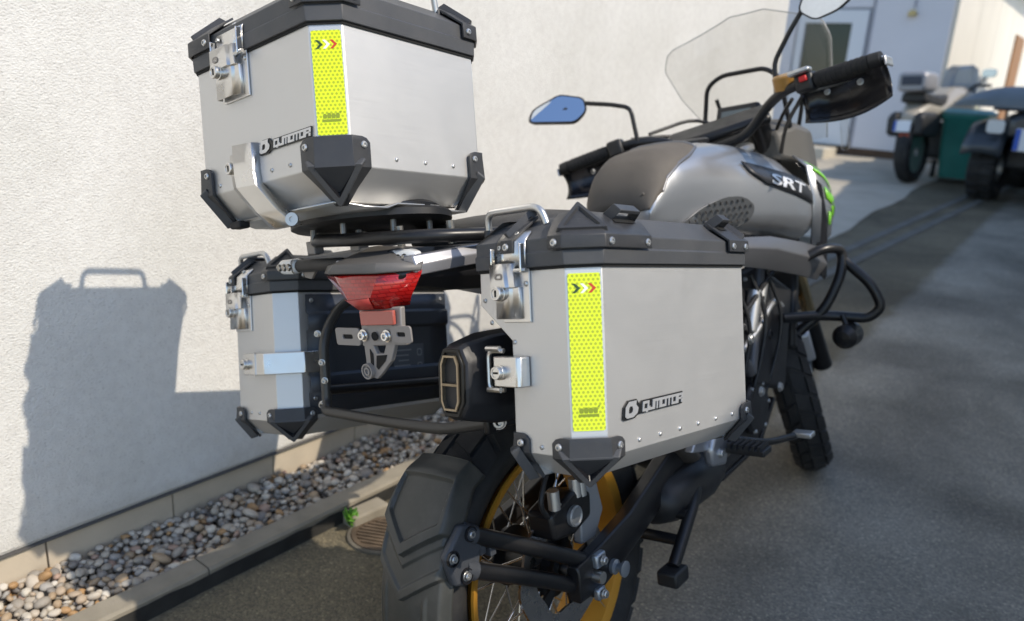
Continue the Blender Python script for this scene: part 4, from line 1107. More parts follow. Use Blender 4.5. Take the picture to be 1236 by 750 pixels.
# ---- rear hugger on its arms
q = MB(); nphi, nu = 330, 110; R0 = 0.331
def hug_disp(phi, U):
    c = U - 0.002
    qv = phi - (105 if c > 0 else 150)*abs(c)
    d = 0.0120*smooth01(24.7, 25.4, qv) + 0.0105*smooth01(13.1, 13.8, qv)
    ins = smooth01(28.2, 29.1, qv)*smooth01(-0.050, -0.046, U)*smooth01(0.066, 0.061, U)*smooth01(47.0, 46.0, phi)
    d -= 0.0065*ins
    d -= 0.004*smooth01(16.0, 17.0, qv)*smooth01(22.8, 21.8, qv)*smooth01(0.066, 0.060, abs(U - 0.012))
    d += 0.003*smooth01(0.007, 0.0, abs(abs(c) - 0.045))*smooth01(12, 8, qv)
    return d
vs = []; fs = []
for i in range(nphi+1):
    phi = -52 + 106*i/nphi
    topfade = smooth01(54, 47, phi)
    half = 0.075*(0.84 + 0.16*smooth01(54, 36, phi))
    for j in range(nu+1):
        u = -half + 2*half*j/nu
        a = abs(u)/half; ux = u + 0.008
        crown = -0.009*a**2 - 0.020*smooth01(0.84, 1.02, a)**1.3
        r_ = R0 + crown + hug_disp(phi, ux)*smooth01(1.02, 0.93, a) - 0.012*(1-topfade)
        vs.append((ux, -r_*math.cos(RAD(phi)), 0.318 + r_*math.sin(RAD(phi))))
for i in range(nphi):
    for j in range(nu):
        fs.append((i*(nu+1)+j, i*(nu+1)+j+1, (i+1)*(nu+1)+j+1, (i+1)*(nu+1)+j))
q.add(vs, fs)
hugm = mat('hugger_plastic', (0.040, 0.041, 0.037), 0.40, bump=0.12, bscale=900, rvar=0.05, vscale=14, dust=0.16)
hug = part(q, 'rear_hugger', hugm, solid=-0.003, smooth=30)
brm = mat('hugger_bracket', (0.048, 0.052, 0.060), 0.42, bump=0.15, bscale=700)
q = MB()
q.loft([[Vector((x_, y_, z_)) for y_, z_ in ((-0.305,0.475),(-0.262,0.512),(-0.232,0.500),(-0.222,0.470),(-0.235,0.430),(-0.262,0.414),(-0.292,0.424))] for x_ in (0.078, 0.094)]); hb_ = part(q, 'hugger_bracket', brm, bevel=0.005)
for (y_, z_) in ((-0.248, 0.492), (-0.292, 0.470), (-0.268, 0.432)):
    q = MB(); q.lathe([(0.0125,0),(0.0125,0.004),(0.0105,0.004),(0.0105,-0.001),(0.00001,-0.001)], (0.0945, y_, z_), (1,0,0), 18); q.build('bolt_recess', gloss, hb_)
    bolt(hb_, (0.0945, y_, z_), (1,0,0), 0.006)
q = MB(); q.box((0.080, -0.222, 0.464), (0.026, 0.014, 0.036)); q.box((0.082, -0.200, 0.452), (0.024, 0.014, 0.034)); q.build('spacer_block', brm, hb_, bevel=0.002, smooth=0)
for pts in ([(0.082,-0.250,0.492),(0.106,-0.10,0.405),(0.128,0.01,0.335)], [(0.082,-0.258,0.436),(0.106,-0.10,0.350),(0.128,0.01,0.285)]):
    q = MB(); q.tube(fillet(pts, 0.06, 6), 0.0145, 16); ar = part(q, 'hugger_arm', blackpaint, smooth=50)
    q = MB(); d_ = (Vector(pts[1]) - Vector(pts[0])).normalized(); q.tube([Vector(pts[0]) - d_*0.004, Vector(pts[0]) + d_*0.02], 0.0168, 16); q.build('arm_collar', brm, ar)

# ---- exhaust silencer
mufm = mat('silencer_black', (0.014,0.014,0.016), 0.42, rvar=0.08, vscale=20)
def sec8(c, hx, hz, ch=0.45, R_=None):
    pts = [(-hx, -hz*(1-ch)), (-hx*(1-ch), -hz), (hx*(1-ch), -hz), (hx, -hz*(1-ch)), (hx, hz*(1-ch)), (hx*(1-ch), hz), (-hx*(1-ch), hz), (-hx, hz*(1-ch))]
    return pts
q = MB(); rings = []
mdir = Vector((-0.02, 1.0, -0.14)).normalized(); mup = Vector((0,0.14,0.99)).normalized()
for (t, hx, hz) in ((0.0, 0.025, 0.049), (0.012, 0.030, 0.055), (0.07, 0.045, 0.066), (0.16, 0.052, 0.070), (0.42, 0.054, 0.070), (0.50, 0.035, 0.040)):
    c = Vector((0.150, -0.298, 0.750)) + mdir*t
    rings.append([c + Vector((a,0,0)) + mup*b for a, b in sec8(c, hx, hz)])
q.loft(rings); muf = part(q, 'silencer', mufm, bevel=0.005)
q = MB(); c = Vector((0.150, -0.298, 0.750))
o8 = [c + Vector((a,0,0)) + mup*b - mdir*0.004 for a, b in sec8(c, 0.0242, 0.0482)]
i8 = [c + Vector((a,0,0)) + mup*b - mdir*0.004 for a, b in sec8(c, 0.0198, 0.0425)]
i9 = [c + Vector((a,0,0)) + mup*b + mdir*0.02 for a, b in sec8(c, 0.0184, 0.0397)]
q.loft([[p + mdir*0.006 for p in o8], o8, i8, i9], False, False); q.build('end_cap', mat('end_cap_black', (0.02,0.019,0.017), 0.3, 0.4), muf, smooth=20, bevel=0.001)
om = mat('outlet_edge', (0.34,0.28,0.20), 0.35, 0.9)
cc = c - mdir*0.002
a8 = [cc + Vector((a,0,0)) + mup*b for a, b in sec8(cc, 0.0170, 0.0390, 0.32)]; b8 = [cc + Vector((a,0,0)) + mup*b for a, b in sec8(cc, 0.0142, 0.0362, 0.32)]
q = MB(); q.loft([[p + mdir*0.02 for p in a8], [p - mdir*0.005 for p in a8], [p - mdir*0.005 for p in b8], [p + mdir*0.02 for p in b8]], False, False); q.build('outlet', om, muf, smooth=20)
q = MB(); q.box(cc - mdir*0.002 - mup*0.002, (0.028, 0.006, 0.0036)); q.build('outlet_bar', om, muf, smooth=0)
q = MB(); q.add([p + mdir*0.012 for p in b8], [tuple(range(8))]); q.build('outlet_bore', darkvoid, muf, smooth=0)
T('exhaust_pipe', [(0.14,0.16,0.69),(0.13,0.32,0.48),(0.12,0.45,0.36),(0.06,0.8,0.31),(0.0,0.98,0.42)], 0.024, mat('exhaust_steel',(0.16,0.14,0.12),0.4,0.8), fr=0.1)
q = MB(); rings = []
for (y_, r_) in ((0.25,0.02),(0.262,0.05),(0.30,0.063),(0.44,0.066),(0.50,0.055),(0.515,0.02)):
    rings.append([Vector((0.11 + r_*1.05*math.cos(a), y_, 0.345 + r_*0.85*math.sin(a))) for a in [2*math.pi*k/20 for k in range(20)]])
q.loft(rings); part(q, 'collector_box', blackpl, smooth=50)

# ---- centre stand
for sg in (-1, 1):
    T('stand_leg', [(sg*0.13,0.44,0.375),(sg*0.175,0.335,0.345),(sg*0.195,0.185,0.262)], 0.0125, blackpaint, fr=0.04)
    q = MB(); q.loft([[Vector((sg*0.195 + a*0.022, 0.180 + b*0.026, 0.255 + dz)) for a, b in ((-1,-1),(1,-1),(1,1),(-1,1))] for dz in (-0.022, 0.008)]); part(q, 'stand_foot', blackpl, bevel=0.005)
T('stand_crossbar', [(-0.18,0.285,0.325),(0.18,0.285,0.325)], 0.0115, blackpaint, fr=0)
T('stand_crossbar', [(-0.19,0.240,0.290),(0.19,0.240,0.290)], 0.0115, blackpaint, fr=0)
# side stand on the far side, carrying the bike
T('side_stand', [(-0.14,0.62,0.30),(-0.22,0.60,0.16),(-0.305,0.58,0.075)], 0.0125, blackpaint, fr=0.05)
q = MB(); q.box((-0.31,0.58,0.078), (0.06,0.09,0.012), Matrix.Rotation(RAD(13), 3, 'Y')); part(q, 'side_stand_foot', blackpaint, bevel=0.003)

# ---- footpegs with alloy hangers
for sg in (1, -1):
    q = MB(); q.loft([[Vector((sg*x_, y_, z_)) for y_, z_ in ((0.37,0.40),(0.43,0.385),(0.455,0.44),(0.49,0.505),(0.455,0.53),(0.40,0.485),(0.365,0.44))] for x_ in (0.182, 0.206)]); hg = part(q, 'peg_hanger', mat('hanger_alloy', (0.42,0.43,0.46), 0.36, 0.8), bevel=0.008)
    q = MB(); q.box((sg*0.255, 0.43, 0.425), (0.085, 0.042, 0.014)); pg = q.build('footpeg', blackpl, hg, bevel=0.003)
    for k in range(6):
        q = MB(); q.box((sg*(0.222+0.013*k), 0.43, 0.434), (0.006, 0.046, 0.012)); q.build('peg_tooth', rubber, hg, smooth=0)
    for (y_, z_) in ((0.40,0.42),(0.46,0.50),(0.42,0.47)): bolt(hg, (sg*0.206, y_, z_), (sg,0,0), 0.008)
    q = MB(); q.loft([[Vector((sg*x_, y_, z_)) for y_, z_ in ((0.30,0.452),(0.38,0.43),(0.40,0.455),(0.33,0.485))] for x_ in (0.175, 0.195)]); q.build('heel_plate', mat('hanger_alloy', (0.42,0.43,0.46), 0.36, 0.8), hg, bevel=0.004)
T('brake_pedal', [(0.21,0.44,0.44),(0.25,0.55,0.40),(0.27,0.66,0.385)], 0.008, blackpaint, fr=0.04)
q = MB(); q.box((0.285,0.665,0.388), (0.045,0.03,0.012)); part(q, 'pedal_pad', satin, bevel=0.003)

# ---- engine and frame
engm = mat('engine_black', (0.022,0.022,0.024), 0.45, 0.3, bump=0.3, bscale=300, rvar=0.08)
q = MB(); q.loft([[Vector((x_, y_, z_)) for y_, z_ in ((0.52,0.32),(0.60,0.27),(0.84,0.29),(0.92,0.36),(0.94,0.44),(0.90,0.50),(0.60,0.50),(0.52,0.44))] for x_ in (-0.105, 0.105)]); eng = part(q, 'engine', engm, bevel=0.02)
q = MB(); q.loft([[Vector((x_, y_, z_)) for y_, z_ in ((0.78,0.46),(0.98,0.40),(1.08,0.66),(0.90,0.74))] for x_ in (-0.13, 0.13)]); q.build('cylinder_block', engm, eng, bevel=0.012)
for k in range(6):
    q = MB(); z_ = 0.50 + 0.032*k; y_ = 0.93 + 0.012*k
    q.box((0, y_, z_), (0.21, 0.20, 0.007), Matrix.Rotation(RAD(-16), 3, 'X')); q.build('cooling_fin', engm, eng, smooth=0, bevel=0.002)
for (y_, z_, r_) in ((0.64,0.40,0.062),(0.80,0.40,0.070)):
    q = MB(); q.lathe([(r_,0),(r_,0.014),(r_*0.9,0.022),(r_*0.6,0.024),(0.00001,0.026)], (0.105,y_,z_), (1,0,0), 28); cv = q.build('engine_cover', engm, eng)
    for k in range(6): bolt(eng, (0.123, y_+r_*0.9*math.cos(k*1.047), z_+r_*0.9*math.sin(k*1.047)), (1,0,0), 0.005)
for pts in ([(0.105,0.50,0.60),(0.12,0.60,0.72),(0.11,0.95,0.86)], [(0.11,0.60,0.72),(0.13,0.76,0.50)], [(0.13,0.76,0.50),(0.115,0.92,0.80)], [(0.105,0.50,0.60),(0.12,0.56,0.40)]):
    T('frame_tube', pts, 0.014, mat('frame_grey', (0.10,0.10,0.105), 0.4, 0.3), fr=0.02)
    T('frame_tube', [(-a,b,c_) for a,b,c_ in pts], 0.014, mat('frame_grey', (0.10,0.10,0.105), 0.4, 0.3), fr=0.02)
for (p0, p1, r_) in (((0.125,0.78,0.60),(0.13,0.82,0.70),0.018), ((0.12,0.84,0.62),(0.125,0.88,0.71),0.016), ((0.14,0.62,0.62),(0.14,0.64,0.70),0.012)):
    q = MB(); q.tube([p0, p1], r_, 14); part(q, 'injector_cap', satin, bevel=0.003)
for k in range(4):
    rr_ = random.Random(40+k); y_ = 0.6 + 0.10*k
    T('hose', [(0.13,y_,0.74),(0.155,y_+0.03,0.62+0.02*rr_.random()),(0.14,y_+0.02*rr_.random(),0.52),(0.12,y_-0.04,0.42)], 0.005+0.004*rr_.random(), blackpl, fr=0.05, n=8)
for (y_, z_) in ((0.70,0.60),(0.58,0.55),(0.74,0.46),(0.86,0.44),(0.63,0.66)): bolt(eng, (0.16, y_, z_), (1,0,0), 0.010)
# side casing, coolant pipe and bracketry between frame and cylinder
q = MB(); q.loft([[Vector((x_, y_, z_)) for y_, z_ in ((0.60,0.50),(0.70,0.47),(0.86,0.50),(0.98,0.60),(1.00,0.70),(0.92,0.76),(0.70,0.75),(0.61,0.66))] for x_ in (0.088, 0.112)]); sc_ = q.build('side_casing', engm, eng, bevel=0.012)
for (y_, z_, r_, l_) in ((0.74,0.60,0.030,0.020),(0.86,0.66,0.022,0.026),(0.90,0.57,0.016,0.022),(0.68,0.68,0.014,0.018)):
    q = MB(); q.lathe([(r_,0),(r_,l_*0.7),(r_*0.8,l_),(r_*0.45,l_),(r_*0.40,l_*0.6),(0.00001,l_*0.6)], (0.112,y_,z_), (1,0,0), 20); q.build('casing_boss', engm, eng)
for (y_, z_) in ((0.64,0.52),(0.72,0.495),(0.84,0.52),(0.95,0.62),(0.96,0.70),(0.70,0.735),(0.80,0.73)): bolt(eng, (0.113, y_, z_), (1,0,0), 0.0045)
T('coolant_pipe', [(0.128,0.70,0.56),(0.138,0.80,0.60),(0.135,0.92,0.66),(0.12,1.02,0.62)], 0.0085, satin, fr=0.05)
T('wiring_loom', [(0.13,0.60,0.70),(0.140,0.72,0.655),(0.138,0.84,0.70),(0.13,0.96,0.735)], 0.0065, blackpl, fr=0.05)
# skid plate
q = MB(); q.loft([[Vector((x_, y_, z_)) for y_, z_ in ((0.62,0.262),(0.86,0.275),(0.98,0.37),(0.97,0.38),(0.85,0.287),(0.62,0.274))] for x_ in (-0.10, 0.10)]); part(q, 'skid_plate', blackpaint, bevel=0.003)
# radiator
q = MB(); q.box((0,1.10,0.60), (0.26,0.035,0.22), Matrix.Rotation(RAD(-14),3,'X')); part(q, 'radiator', engm, bevel=0.01)

# ---- tail: cowl, light, plate hanger, indicators
cowl = mat('tail_cowl_black', (0.018,0.018,0.02), 0.3, rvar=0.06)
q = MB(); rings = []
for (y_, hw, z0, z1) in ((-0.300,0.085,0.895,0.915),(-0.27,0.098,0.885,0.930),(-0.20,0.105,0.868,0.936),(-0.05,0.115,0.850,0.930),(0.12,0.125,0.80,0.905),(0.30,0.13,0.76,0.885)):
    rings.append([Vector((a*hw - 0.005, y_, z0 + b*(z1-z0))) for a, b in ((-0.7,0),(0.7,0),(0.96,0.35),(1,0.7),(0.82,1),(-0.82,1),(-1,0.7),(-0.96,0.35))])
q.loft(rings); tailc = part(q, 'tail_cowl', cowl, bevel=0.006)
# silver side strakes
for sg in (-1, 1):
    q = MB(); q.loft([[Vector((sg*hx, y_, z_+0.014)), Vector((sg*(hx+0.006), y_, z_)), Vector((sg*(hx+0.004), y_, z_-0.016)), Vector((sg*(hx-0.02), y_, z_-0.012)), Vector((sg*(hx-0.02), y_, z_+0.014))] for (y_, hx, z_) in ((-0.285,0.088,0.918),(-0.20,0.106,0.920),(-0.05,0.116,0.918),(0.12,0.127,0.902),(0.28,0.135,0.89))]); q.build('side_strake', mat('strake_grey',(0.34,0.34,0.36),0.35,0.7), tailc, bevel=0.002)
# red lamp: wedge body
redm = mat('red_lens', (0.42, 0.012, 0.012), 0.12, coat=0.6, spec=0.6); redd = mat('red_lens_deep', (0.36, 0.010, 0.010), 0.15, coat=0.5)
_n, _l = nodes_of(redm); _tc = _n.new('ShaderNodeTexCoord'); _mp = _n.new('ShaderNodeMapping'); _mp.inputs['Rotation'].default_value = (RAD(90), 0, 0); _l.new(_tc.outputs['Object'], _mp.inputs['Vector'])
_bt = _n.new('ShaderNodeTexBrick'); _bt.inputs['Scale'].default_value = 42; _bt.inputs['Color1'].default_value = (0.46,0.014,0.012,1); _bt.inputs['Color2'].default_value = (0.36,0.010,0.010,1); _bt.inputs['Mortar'].default_value = (0.25,0.004,0.004,1); _bt.inputs['Mortar Size'].default_value = 0.03
_l.new(_mp.outputs[0], _bt.inputs['Vector']); _l.new(_bt.outputs['Color'], _n['Principled BSDF'].inputs['Base Color'])
redp = mat('red_lens_pale', (0.52,0.07,0.06), 0.28)
q = MB()
up_ = [(-0.103,-0.296,0.909),(-0.050,-0.318,0.910),(0.045,-0.318,0.908),(0.100,-0.282,0.906)]
lo_ = [(-0.060,-0.298,0.872),(-0.038,-0.312,0.872),(0.020,-0.316,0.876),(0.070,-0.280,0.872)]
bt_ = [(-0.036,-0.292,0.856),(-0.030,-0.298,0.854),(0.030,-0.298,0.856),(0.056,-0.272,0.858)]
q.loft([[Vector(p) for p in up_], [Vector(p) for p in lo_], [Vector(p) for p in bt_]], False, False, closed=False)
back = [Vector((a*0.8, -0.22, c_)) for a, b, c_ in up_]
tl_ = q.build('tail_light', redm, tailc, solid=-0.012, smooth=15)
q = MB(); q.loft([[Vector(p) for p in ((-0.058,-0.3022,0.871),(-0.036,-0.3142,0.871),(0.018,-0.3180,0.875))], [Vector(p) for p in ((-0.037,-0.2950,0.857),(-0.030,-0.3005,0.855),(0.006,-0.3005,0.856))]], False, False, closed=False); q.build('lower_lens', redp, tailc, solid=0.001, smooth=15)
# lamp hood
q = MB(); q.loft([[Vector(p) for p in ((-0.106,-0.294,0.912),(-0.060,-0.322,0.914),(0.046,-0.322,0.912),(0.102,-0.284,0.910))], [Vector(p) for p in ((-0.104,-0.288,0.922),(-0.055,-0.314,0.926),(0.040,-0.312,0.924),(0.098,-0.276,0.918))], [Vector(p) for p in ((-0.070,-0.24,0.940),(-0.03,-0.25,0.945),(0.03,-0.25,0.942),(0.07,-0.22,0.935))]], False, False, closed=False); q.build('lamp_hood', mat('hood_plastic',(0.11,0.105,0.10),0.5,bump=0.1), tailc, solid=0.003, smooth=25)
# plate hanger
pgm = mat('hanger_grey', (0.27,0.25,0.235), 0.5, 0.2, bump=0.1, bscale=500)
YP = -0.292
q = MB(); q.prism([(-0.040,YP,0.858),(0.056,YP,0.858),(0.052,YP,0.828),(0.062,YP,0.826),(0.058,YP,0.800),(-0.044,YP,0.796),(-0.040,YP,0.828)], (0,0.010,0)); ph_ = part(q, 'plate_hanger', pgm, bevel=0.002)
q = MB(); q.prism([(-0.032,YP-0.001,0.853),(0.046,YP-0.001,0.854),(0.044,YP-0.001,0.832),(-0.032,YP-0.001,0.830)], (0,-0.006,0)); q.build('rear_reflector', mat('reflector_red',(0.42,0.10,0.075),0.22,coat=0.5), ph_, bevel=0.0015)
for (x0, x1, zt, zb) in ((-0.103,-0.044,0.825,0.797),(0.030,0.074,0.830,0.804)):
    q = MB(); w_, h_ = x1-x0, zt-zb; c_ = Vector(((x0+x1)/2, YP-0.003, (zt+zb)/2))
    o_ = [c_ + Vector((a,0,b)) for a, b in rounded_rect(w_, h_, 0.005)]; i_ = [c_ + Vector((a,0,b)) for a, b in rounded_rect(w_*0.42, h_*0.26, 0.0028)]
    q.loft([[p + Vector((0,0.003,0)) for p in o_], o_, i_, [p + Vector((0,0.003,0)) for p in i_]], False, False); q.build('plate_ear', pgm, ph_, smooth=20, bevel=0.0006)
    q = MB(); q.add([p + Vector((0,0.0025,0)) for p in i_], [tuple(range(len(i_)))]); q.build('ear_slot', darkvoid, ph_, smooth=0)
for x_ in (-0.034, 0.020): bolt(ph_, (x_, YP-0.002, 0.814), (0,-1,0), 0.0075, bright)
q = MB(); q.lathe([(0.00001,0),(0.007,0),(0.007,0.001)], (-0.008,YP-0.0022,0.813),(0,-1,0),14); q.build('plate_hole', darkvoid, ph_, smooth=0)
# Y-shaped lower arm with round end
q = MB(); o_ = [(-0.040,0.800),(-0.018,0.800),(-0.012,0.785),(0.004,0.785),(0.012,0.800),(0.034,0.802),(0.020,0.775),(-0.008,0.752),(-0.020,0.744),(-0.038,0.748),(-0.042,0.760),(-0.040,0.775)]
q.prism([(a,YP,b) for a,b in o_], (0,0.008,0)); q.build('hanger_arm', pgm, ph_, bevel=0.0015, smooth=0)
q = MB(); q.prism([(a,YP-0.0012,b) for a,b in ((-0.026,0.792),(-0.020,0.784),(-0.022,0.766),(-0.028,0.770))], (0,0.001,0)); q.prism([(a,YP-0.0012,b) for a,b in ((-0.012,0.782),(0.012,0.784),(0.006,0.774),(-0.012,0.760),(-0.016,0.764))], (0,0.001,0)); q.build('arm_recess', darkvoid, ph_, smooth=0)
q = MB(); q.lathe([(0.0125,-0.004),(0.0125,0.006),(0.010,0.006),(0.010,0.003),(0.0065,0.003),(0.0065,0.006),(0.004,0.006),(0.004,0.003),(0.00001,0.003)], (-0.034,YP-0.001,0.757), (0,-1,0), 22); q.build('pivot_boss', pgm, ph_)
# grey sheet bracket under the rack
q = MB(); zt = 0.940
q.prism([(-0.232,-0.252,0.934),(-0.030,-0.252,0.944),(-0.026,-0.252,0.905),(-0.060,-0.252,0.896),(-0.085,-0.252,0.922),(-0.190,-0.252,0.913),(-0.205,-0.252,0.900),(-0.222,-0.252,0.903)], (0,0.006,0)); brk = part(q, 'rack_bracket', pgm, bevel=0.0012, smooth=0)
q = MB(); q.box((-0.128,-0.225,0.941), (0.20,0.055,0.004), Matrix.Rotation(RAD(-2.7),3,'Y')); q.build('bracket_flange', pgm, brk, smooth=0)
for x_ in (-0.19,-0.075): 
    q = MB(); q.box((x_,-0.245,0.953), (0.022,0.02,0.022)); q.build('bracket_tab', pgm, brk, smooth=0, bevel=0.002)
# indicators
def indicator(p, d, ln, stalk=0.045):
    p = Vector(p); d = Vector(d).normalized(); upv = Vector((0,0,1)); sd_ = d.cross(upv).normalized()
    q = MB(); q.tube([p - d*stalk, p - d*0.004], [0.010, 0.011], 12); io = part(q, 'indicator', blackpl)
    q = MB(); rings = []
    for t, k in ((0,0.75),(0.006,1),(ln-0.012,0.95),(ln,0.55)):
        rings.append([p + d*t + sd_*(a*k) + upv*(b*k) for a, b in rounded_rect(0.026,0.026,0.009)])
    q.loft(rings); q.build('indicator_lens', mat('clear_lens', (0.70,0.70,0.68), 0.08, spec=0.8, coat=0.5), io, smooth=40, bevel=0.002)
    for k in range(3):
        q = MB(); q.lathe([(0.00001,0.0045),(0.005,0.003),(0.0068,0.0),(0.0068,-0.003)], p + d*(0.011+0.0135*k) - Vector((0,0.0128,0)), (0,-1,0), 12); q.build('led', mat('led_chrome',(0.30,0.29,0.27),0.18,0.9), io)
    q = MB(); q.loft([[p + d*t + sd_*(a*1.02) + upv*(b*1.02) for a, b in rounded_rect(0.027,0.027,0.009)] for t in (0.0,0.003)], False, False); q.build('lens_rim', blackpl, io)
indicator((0.022,-0.262,0.9275), (1,0.0,0.02), 0.056)
indicator((-0.212,-0.268,0.925), (-1,0.0,0.0), 0.05, 0.12)

# ---- luggage rack: rear hoop, round plate, pannier frames
rk = T('luggage_rack', [(-0.130,0.20,0.935),(-0.150,-0.10,0.952),(-0.200,-0.235,0.962),(-0.150,-0.268,0.965),(-0.03,-0.285,0.962),(0.085,-0.262,0.958),(0.135,-0.15,0.946),(0.13,0.20,0.925)], 0.0105, blackpaint, fr=0.05)
RKM = Matrix.Translation((-0.105, -0.185, 0.984)) @ Matrix.Rotation(RAD(-3), 4, 'Y') @ Matrix.Rotation(RAD(-8), 4, 'X')
q = MB(); outl = [(0.150*math.cos(a)*(1+0.06*math.cos(3*a)), 0.120*math.sin(a)) for a in [2*math.pi*k/48 for k in range(48)]]
q.loft([[Vector((a*s_, b*s_, z_)) for a, b in outl] for s_, z_ in ((0.94,-0.010),(1.0,-0.006),(1.0,0.004),(0.96,0.008))])
rp_ = part(q, 'rack_plate', blackpl, mw=RKM)
q = MB(); outl2 = [(a*0.86, b*0.86) for a, b in outl]
q.loft([[Vector((a*s_, b*s_, z_)) for a, b in outl2] for s_, z_ in ((1.0,0.008),(1.0,0.016),(0.92,0.022),(0.92,0.030))]); q.build('quick_release_plate', gloss, rp_)
for k in range(8):
    a = 2*math.pi*k/8 + 0.3; q = MB(); q.tube([(0.115*math.cos(a),0.092*math.sin(a),-0.028),(0.115*math.cos(a),0.092*math.sin(a),-0.008)], 0.005, 10); q.build('rack_bolt', mat('dull_bolt',(0.25,0.24,0.22),0.4,0.8), rp_)
for (x_, y_) in ((-0.10,-0.22),(0.02,-0.24),(0.09,-0.20),(-0.15,-0.17)):
    q = MB(); q.tube([(x_,y_,0.940),(x_,y_,0.975)], 0.0062, 10); part(q, 'rack_spacer', mat('dull_bolt',(0.25,0.24,0.22),0.4,0.8))
pf = T('pannier_frame', [(-0.20,0.20,0.86),(-0.285,0.05,0.842),(-0.298,-0.125,0.838),(-0.300,-0.178,0.78),(-0.300,-0.190,0.66),(-0.290,-0.205,0.645),(-0.115,-0.205,0.640),(0.026,-0.208,0.641),(0.120,-0.205,0.660),(0.142,-0.200,0.664)], 0.0095, mat('frame_satin', (0.045,0.042,0.038), 0.32, rvar=0.05), fr=0.035)
T('pannier_frame', [(-0.300,-0.186,0.68),(-0.300,0.12,0.62),(-0.25,0.30,0.60)], 0.0095, blackpaint, fr=0.03)
T('pannier_frame', [(0.16,0.25,0.85),(0.170,0.05,0.85),(0.165,-0.12,0.845)], 0.0095, blackpaint, fr=0.03)
T('pannier_frame', [(0.142,-0.200,0.664),(0.150,0.05,0.62),(0.15,0.35,0.60)], 0.0095, blackpaint, fr=0.03)
q = MB(); q.loft([[Vector((x_, y_, z_)) for y_, z_ in ((-0.225,0.648),(-0.185,0.645),(-0.12,0.70),(-0.13,0.73),(-0.18,0.69),(-0.225,0.680))] for x_ in (0.128, 0.140)]); fp = part(q, 'frame_lug', blackpaint, bevel=0.004)
bolt(fp, (0.143,-0.204,0.664), (0.6,-0.8,0), 0.0095)
bolt(fp, (-0.300,-0.200,0.655), (0.3,-0.9,0), 0.006); 
for z_ in (0.70, 0.735, 0.79): bolt(pf, (-0.294,-0.192,z_), (0.5,-0.8,0), 0.005)

# ---- seat and tank
seatm = mat('seat_vinyl', (0.035,0.033,0.03), 0.55, bump=0.5, bscale=600, dust=0.15)
q = MB(); rings = []
for (y_, hw, z0, z1) in ((-0.13,0.10,0.92,0.955),(-0.08,0.125,0.905,0.975),(0.10,0.14,0.895,0.975),(0.22,0.13,0.87,0.955),(0.28,0.12,0.84,0.900),(0.42,0.115,0.83,0.890),(0.56,0.10,0.85,0.93)):
    rings.append([Vector((a*hw, y_, z0 + b*(z1-z0))) for a, b in ((-0.95,0),(0.95,0),(1,0.5),(0.88,0.88),(0.5,1),(-0.5,1),(-0.88,0.88),(-1,0.5))])
q.loft(rings); part(q, 'seat', seatm, sub=1, smooth=60)
tankm = mat('tank_silver', (0.46,0.465,0.475), 0.33, 0.8, coat=0.3, rvar=0.03, vscale=6)
tpad = mat('tank_pad', (0.115,0.10,0.083), 0.7, bump=0.4, bscale=700, var=0.08, vscale=20)
# tank as a lofted shell: sections along y
def tank_section(y_):
    keys = [(0.425,0.080,0.90,0.950,0),(0.445,0.092,0.885,1.000,0),(0.475,0.101,0.875,1.038,0),(0.52,0.112,0.865,1.062,0),(0.62,0.134,0.852,1.076,0),(0.74,0.160,0.838,1.079,0),(0.86,0.182,0.822,1.070,0),(0.97,0.194,0.805,1.054,0),(1.06,0.194,0.79,1.036,0),(1.13,0.184,0.78,1.012,0)]
    for a, b in zip(keys, keys[1:]):
        if a[0] <= y_ <= b[0]:
            t = (y_-a[0])/(b[0]-a[0]); return [a[i] + (b[i]-a[i])*t for i in range(5)]
    return keys[-1]
q = MB(); rings = []; NY = 40; NA = 40
for i in range(NY+1):
    y_ = 0.425 + 0.705*(i/NY)**1.15
    _, hw, z0, z1, zw = tank_section(y_)
    ring = []
    for k in range(NA):
        a = -math.pi/2 + 2*math.pi*k/NA
        ca, sa = math.cos(a), math.sin(a)
        ex = 0.60
        px = math.copysign(abs(ca)**ex, ca)*hw; pz = math.copysign(abs(sa)**0.74, sa)
        zm = z0 + (z1-z0)*0.40
        zz = zm + (pz*(z1-zm) if pz > 0 else pz*(zm-z0))
        # pinch above the shoulder line and knee recess towards the rear
        sh_ = smooth01(0.25, 0.75, pz)
        px *= 1 - 0.20*sh_*smooth01(0.5, 0.9, y_)
        knee = smooth01(0.75, 0.50, y_)*smooth01(0.35,-0.3,pz)
        px *= 1 - 0.10*knee
        ring.append(Vector((px, y_, zz)))
    rings.append(ring)
q.loft(rings); tank = part(q, 'fuel_tank', tankm, smooth=40)
# matte pad over the tank's rear end
q = MB(); rows = []
for i in range(13):
    t = i/12
    row = []
    for j in range(17):
        u = -1 + 2*j/16
        a = math.pi/2 - u*1.25
        y_ = 0.432 + 0.0*t
        # pad follows sections from y 0.47..0.66, tapering
        yy = 0.427 + (0.030 + 0.165*smooth01(1.0, 0.45, abs(u)))*t
        _, hw, z0, z1, zw = tank_section(max(0.425, yy))
        ca, sa = math.cos(a), math.sin(a)
        px = math.copysign(abs(ca)**0.60, ca)*hw; zm = z0+(z1-z0)*0.40; pz = math.copysign(abs(sa)**0.74, sa)
        zz = zm + (pz*(z1-zm) if pz > 0 else pz*(zm-z0))
        row.append(Vector((px*1.006, yy - 0.004*(1-t), zz + 0.004)))
    rows.append(row)
cap = [Vector((p.x*0.35, p.y + 0.006, 0.93 + (p.z-0.93)*0.35)) for p in rows[0]]
q.loft([cap] + rows, False, False, closed=False)
pad_ = q.build('tank_pad', tpad, tank, solid=0.003, smooth=50)
q = MB(); q.tube([p + Vector((0,0.002,0.002)) for p in rows[-1]], 0.0042, 8); q.build('pad_trim', mat('trim_grey',(0.16,0.165,0.18),0.35,0.4), tank, smooth=60)
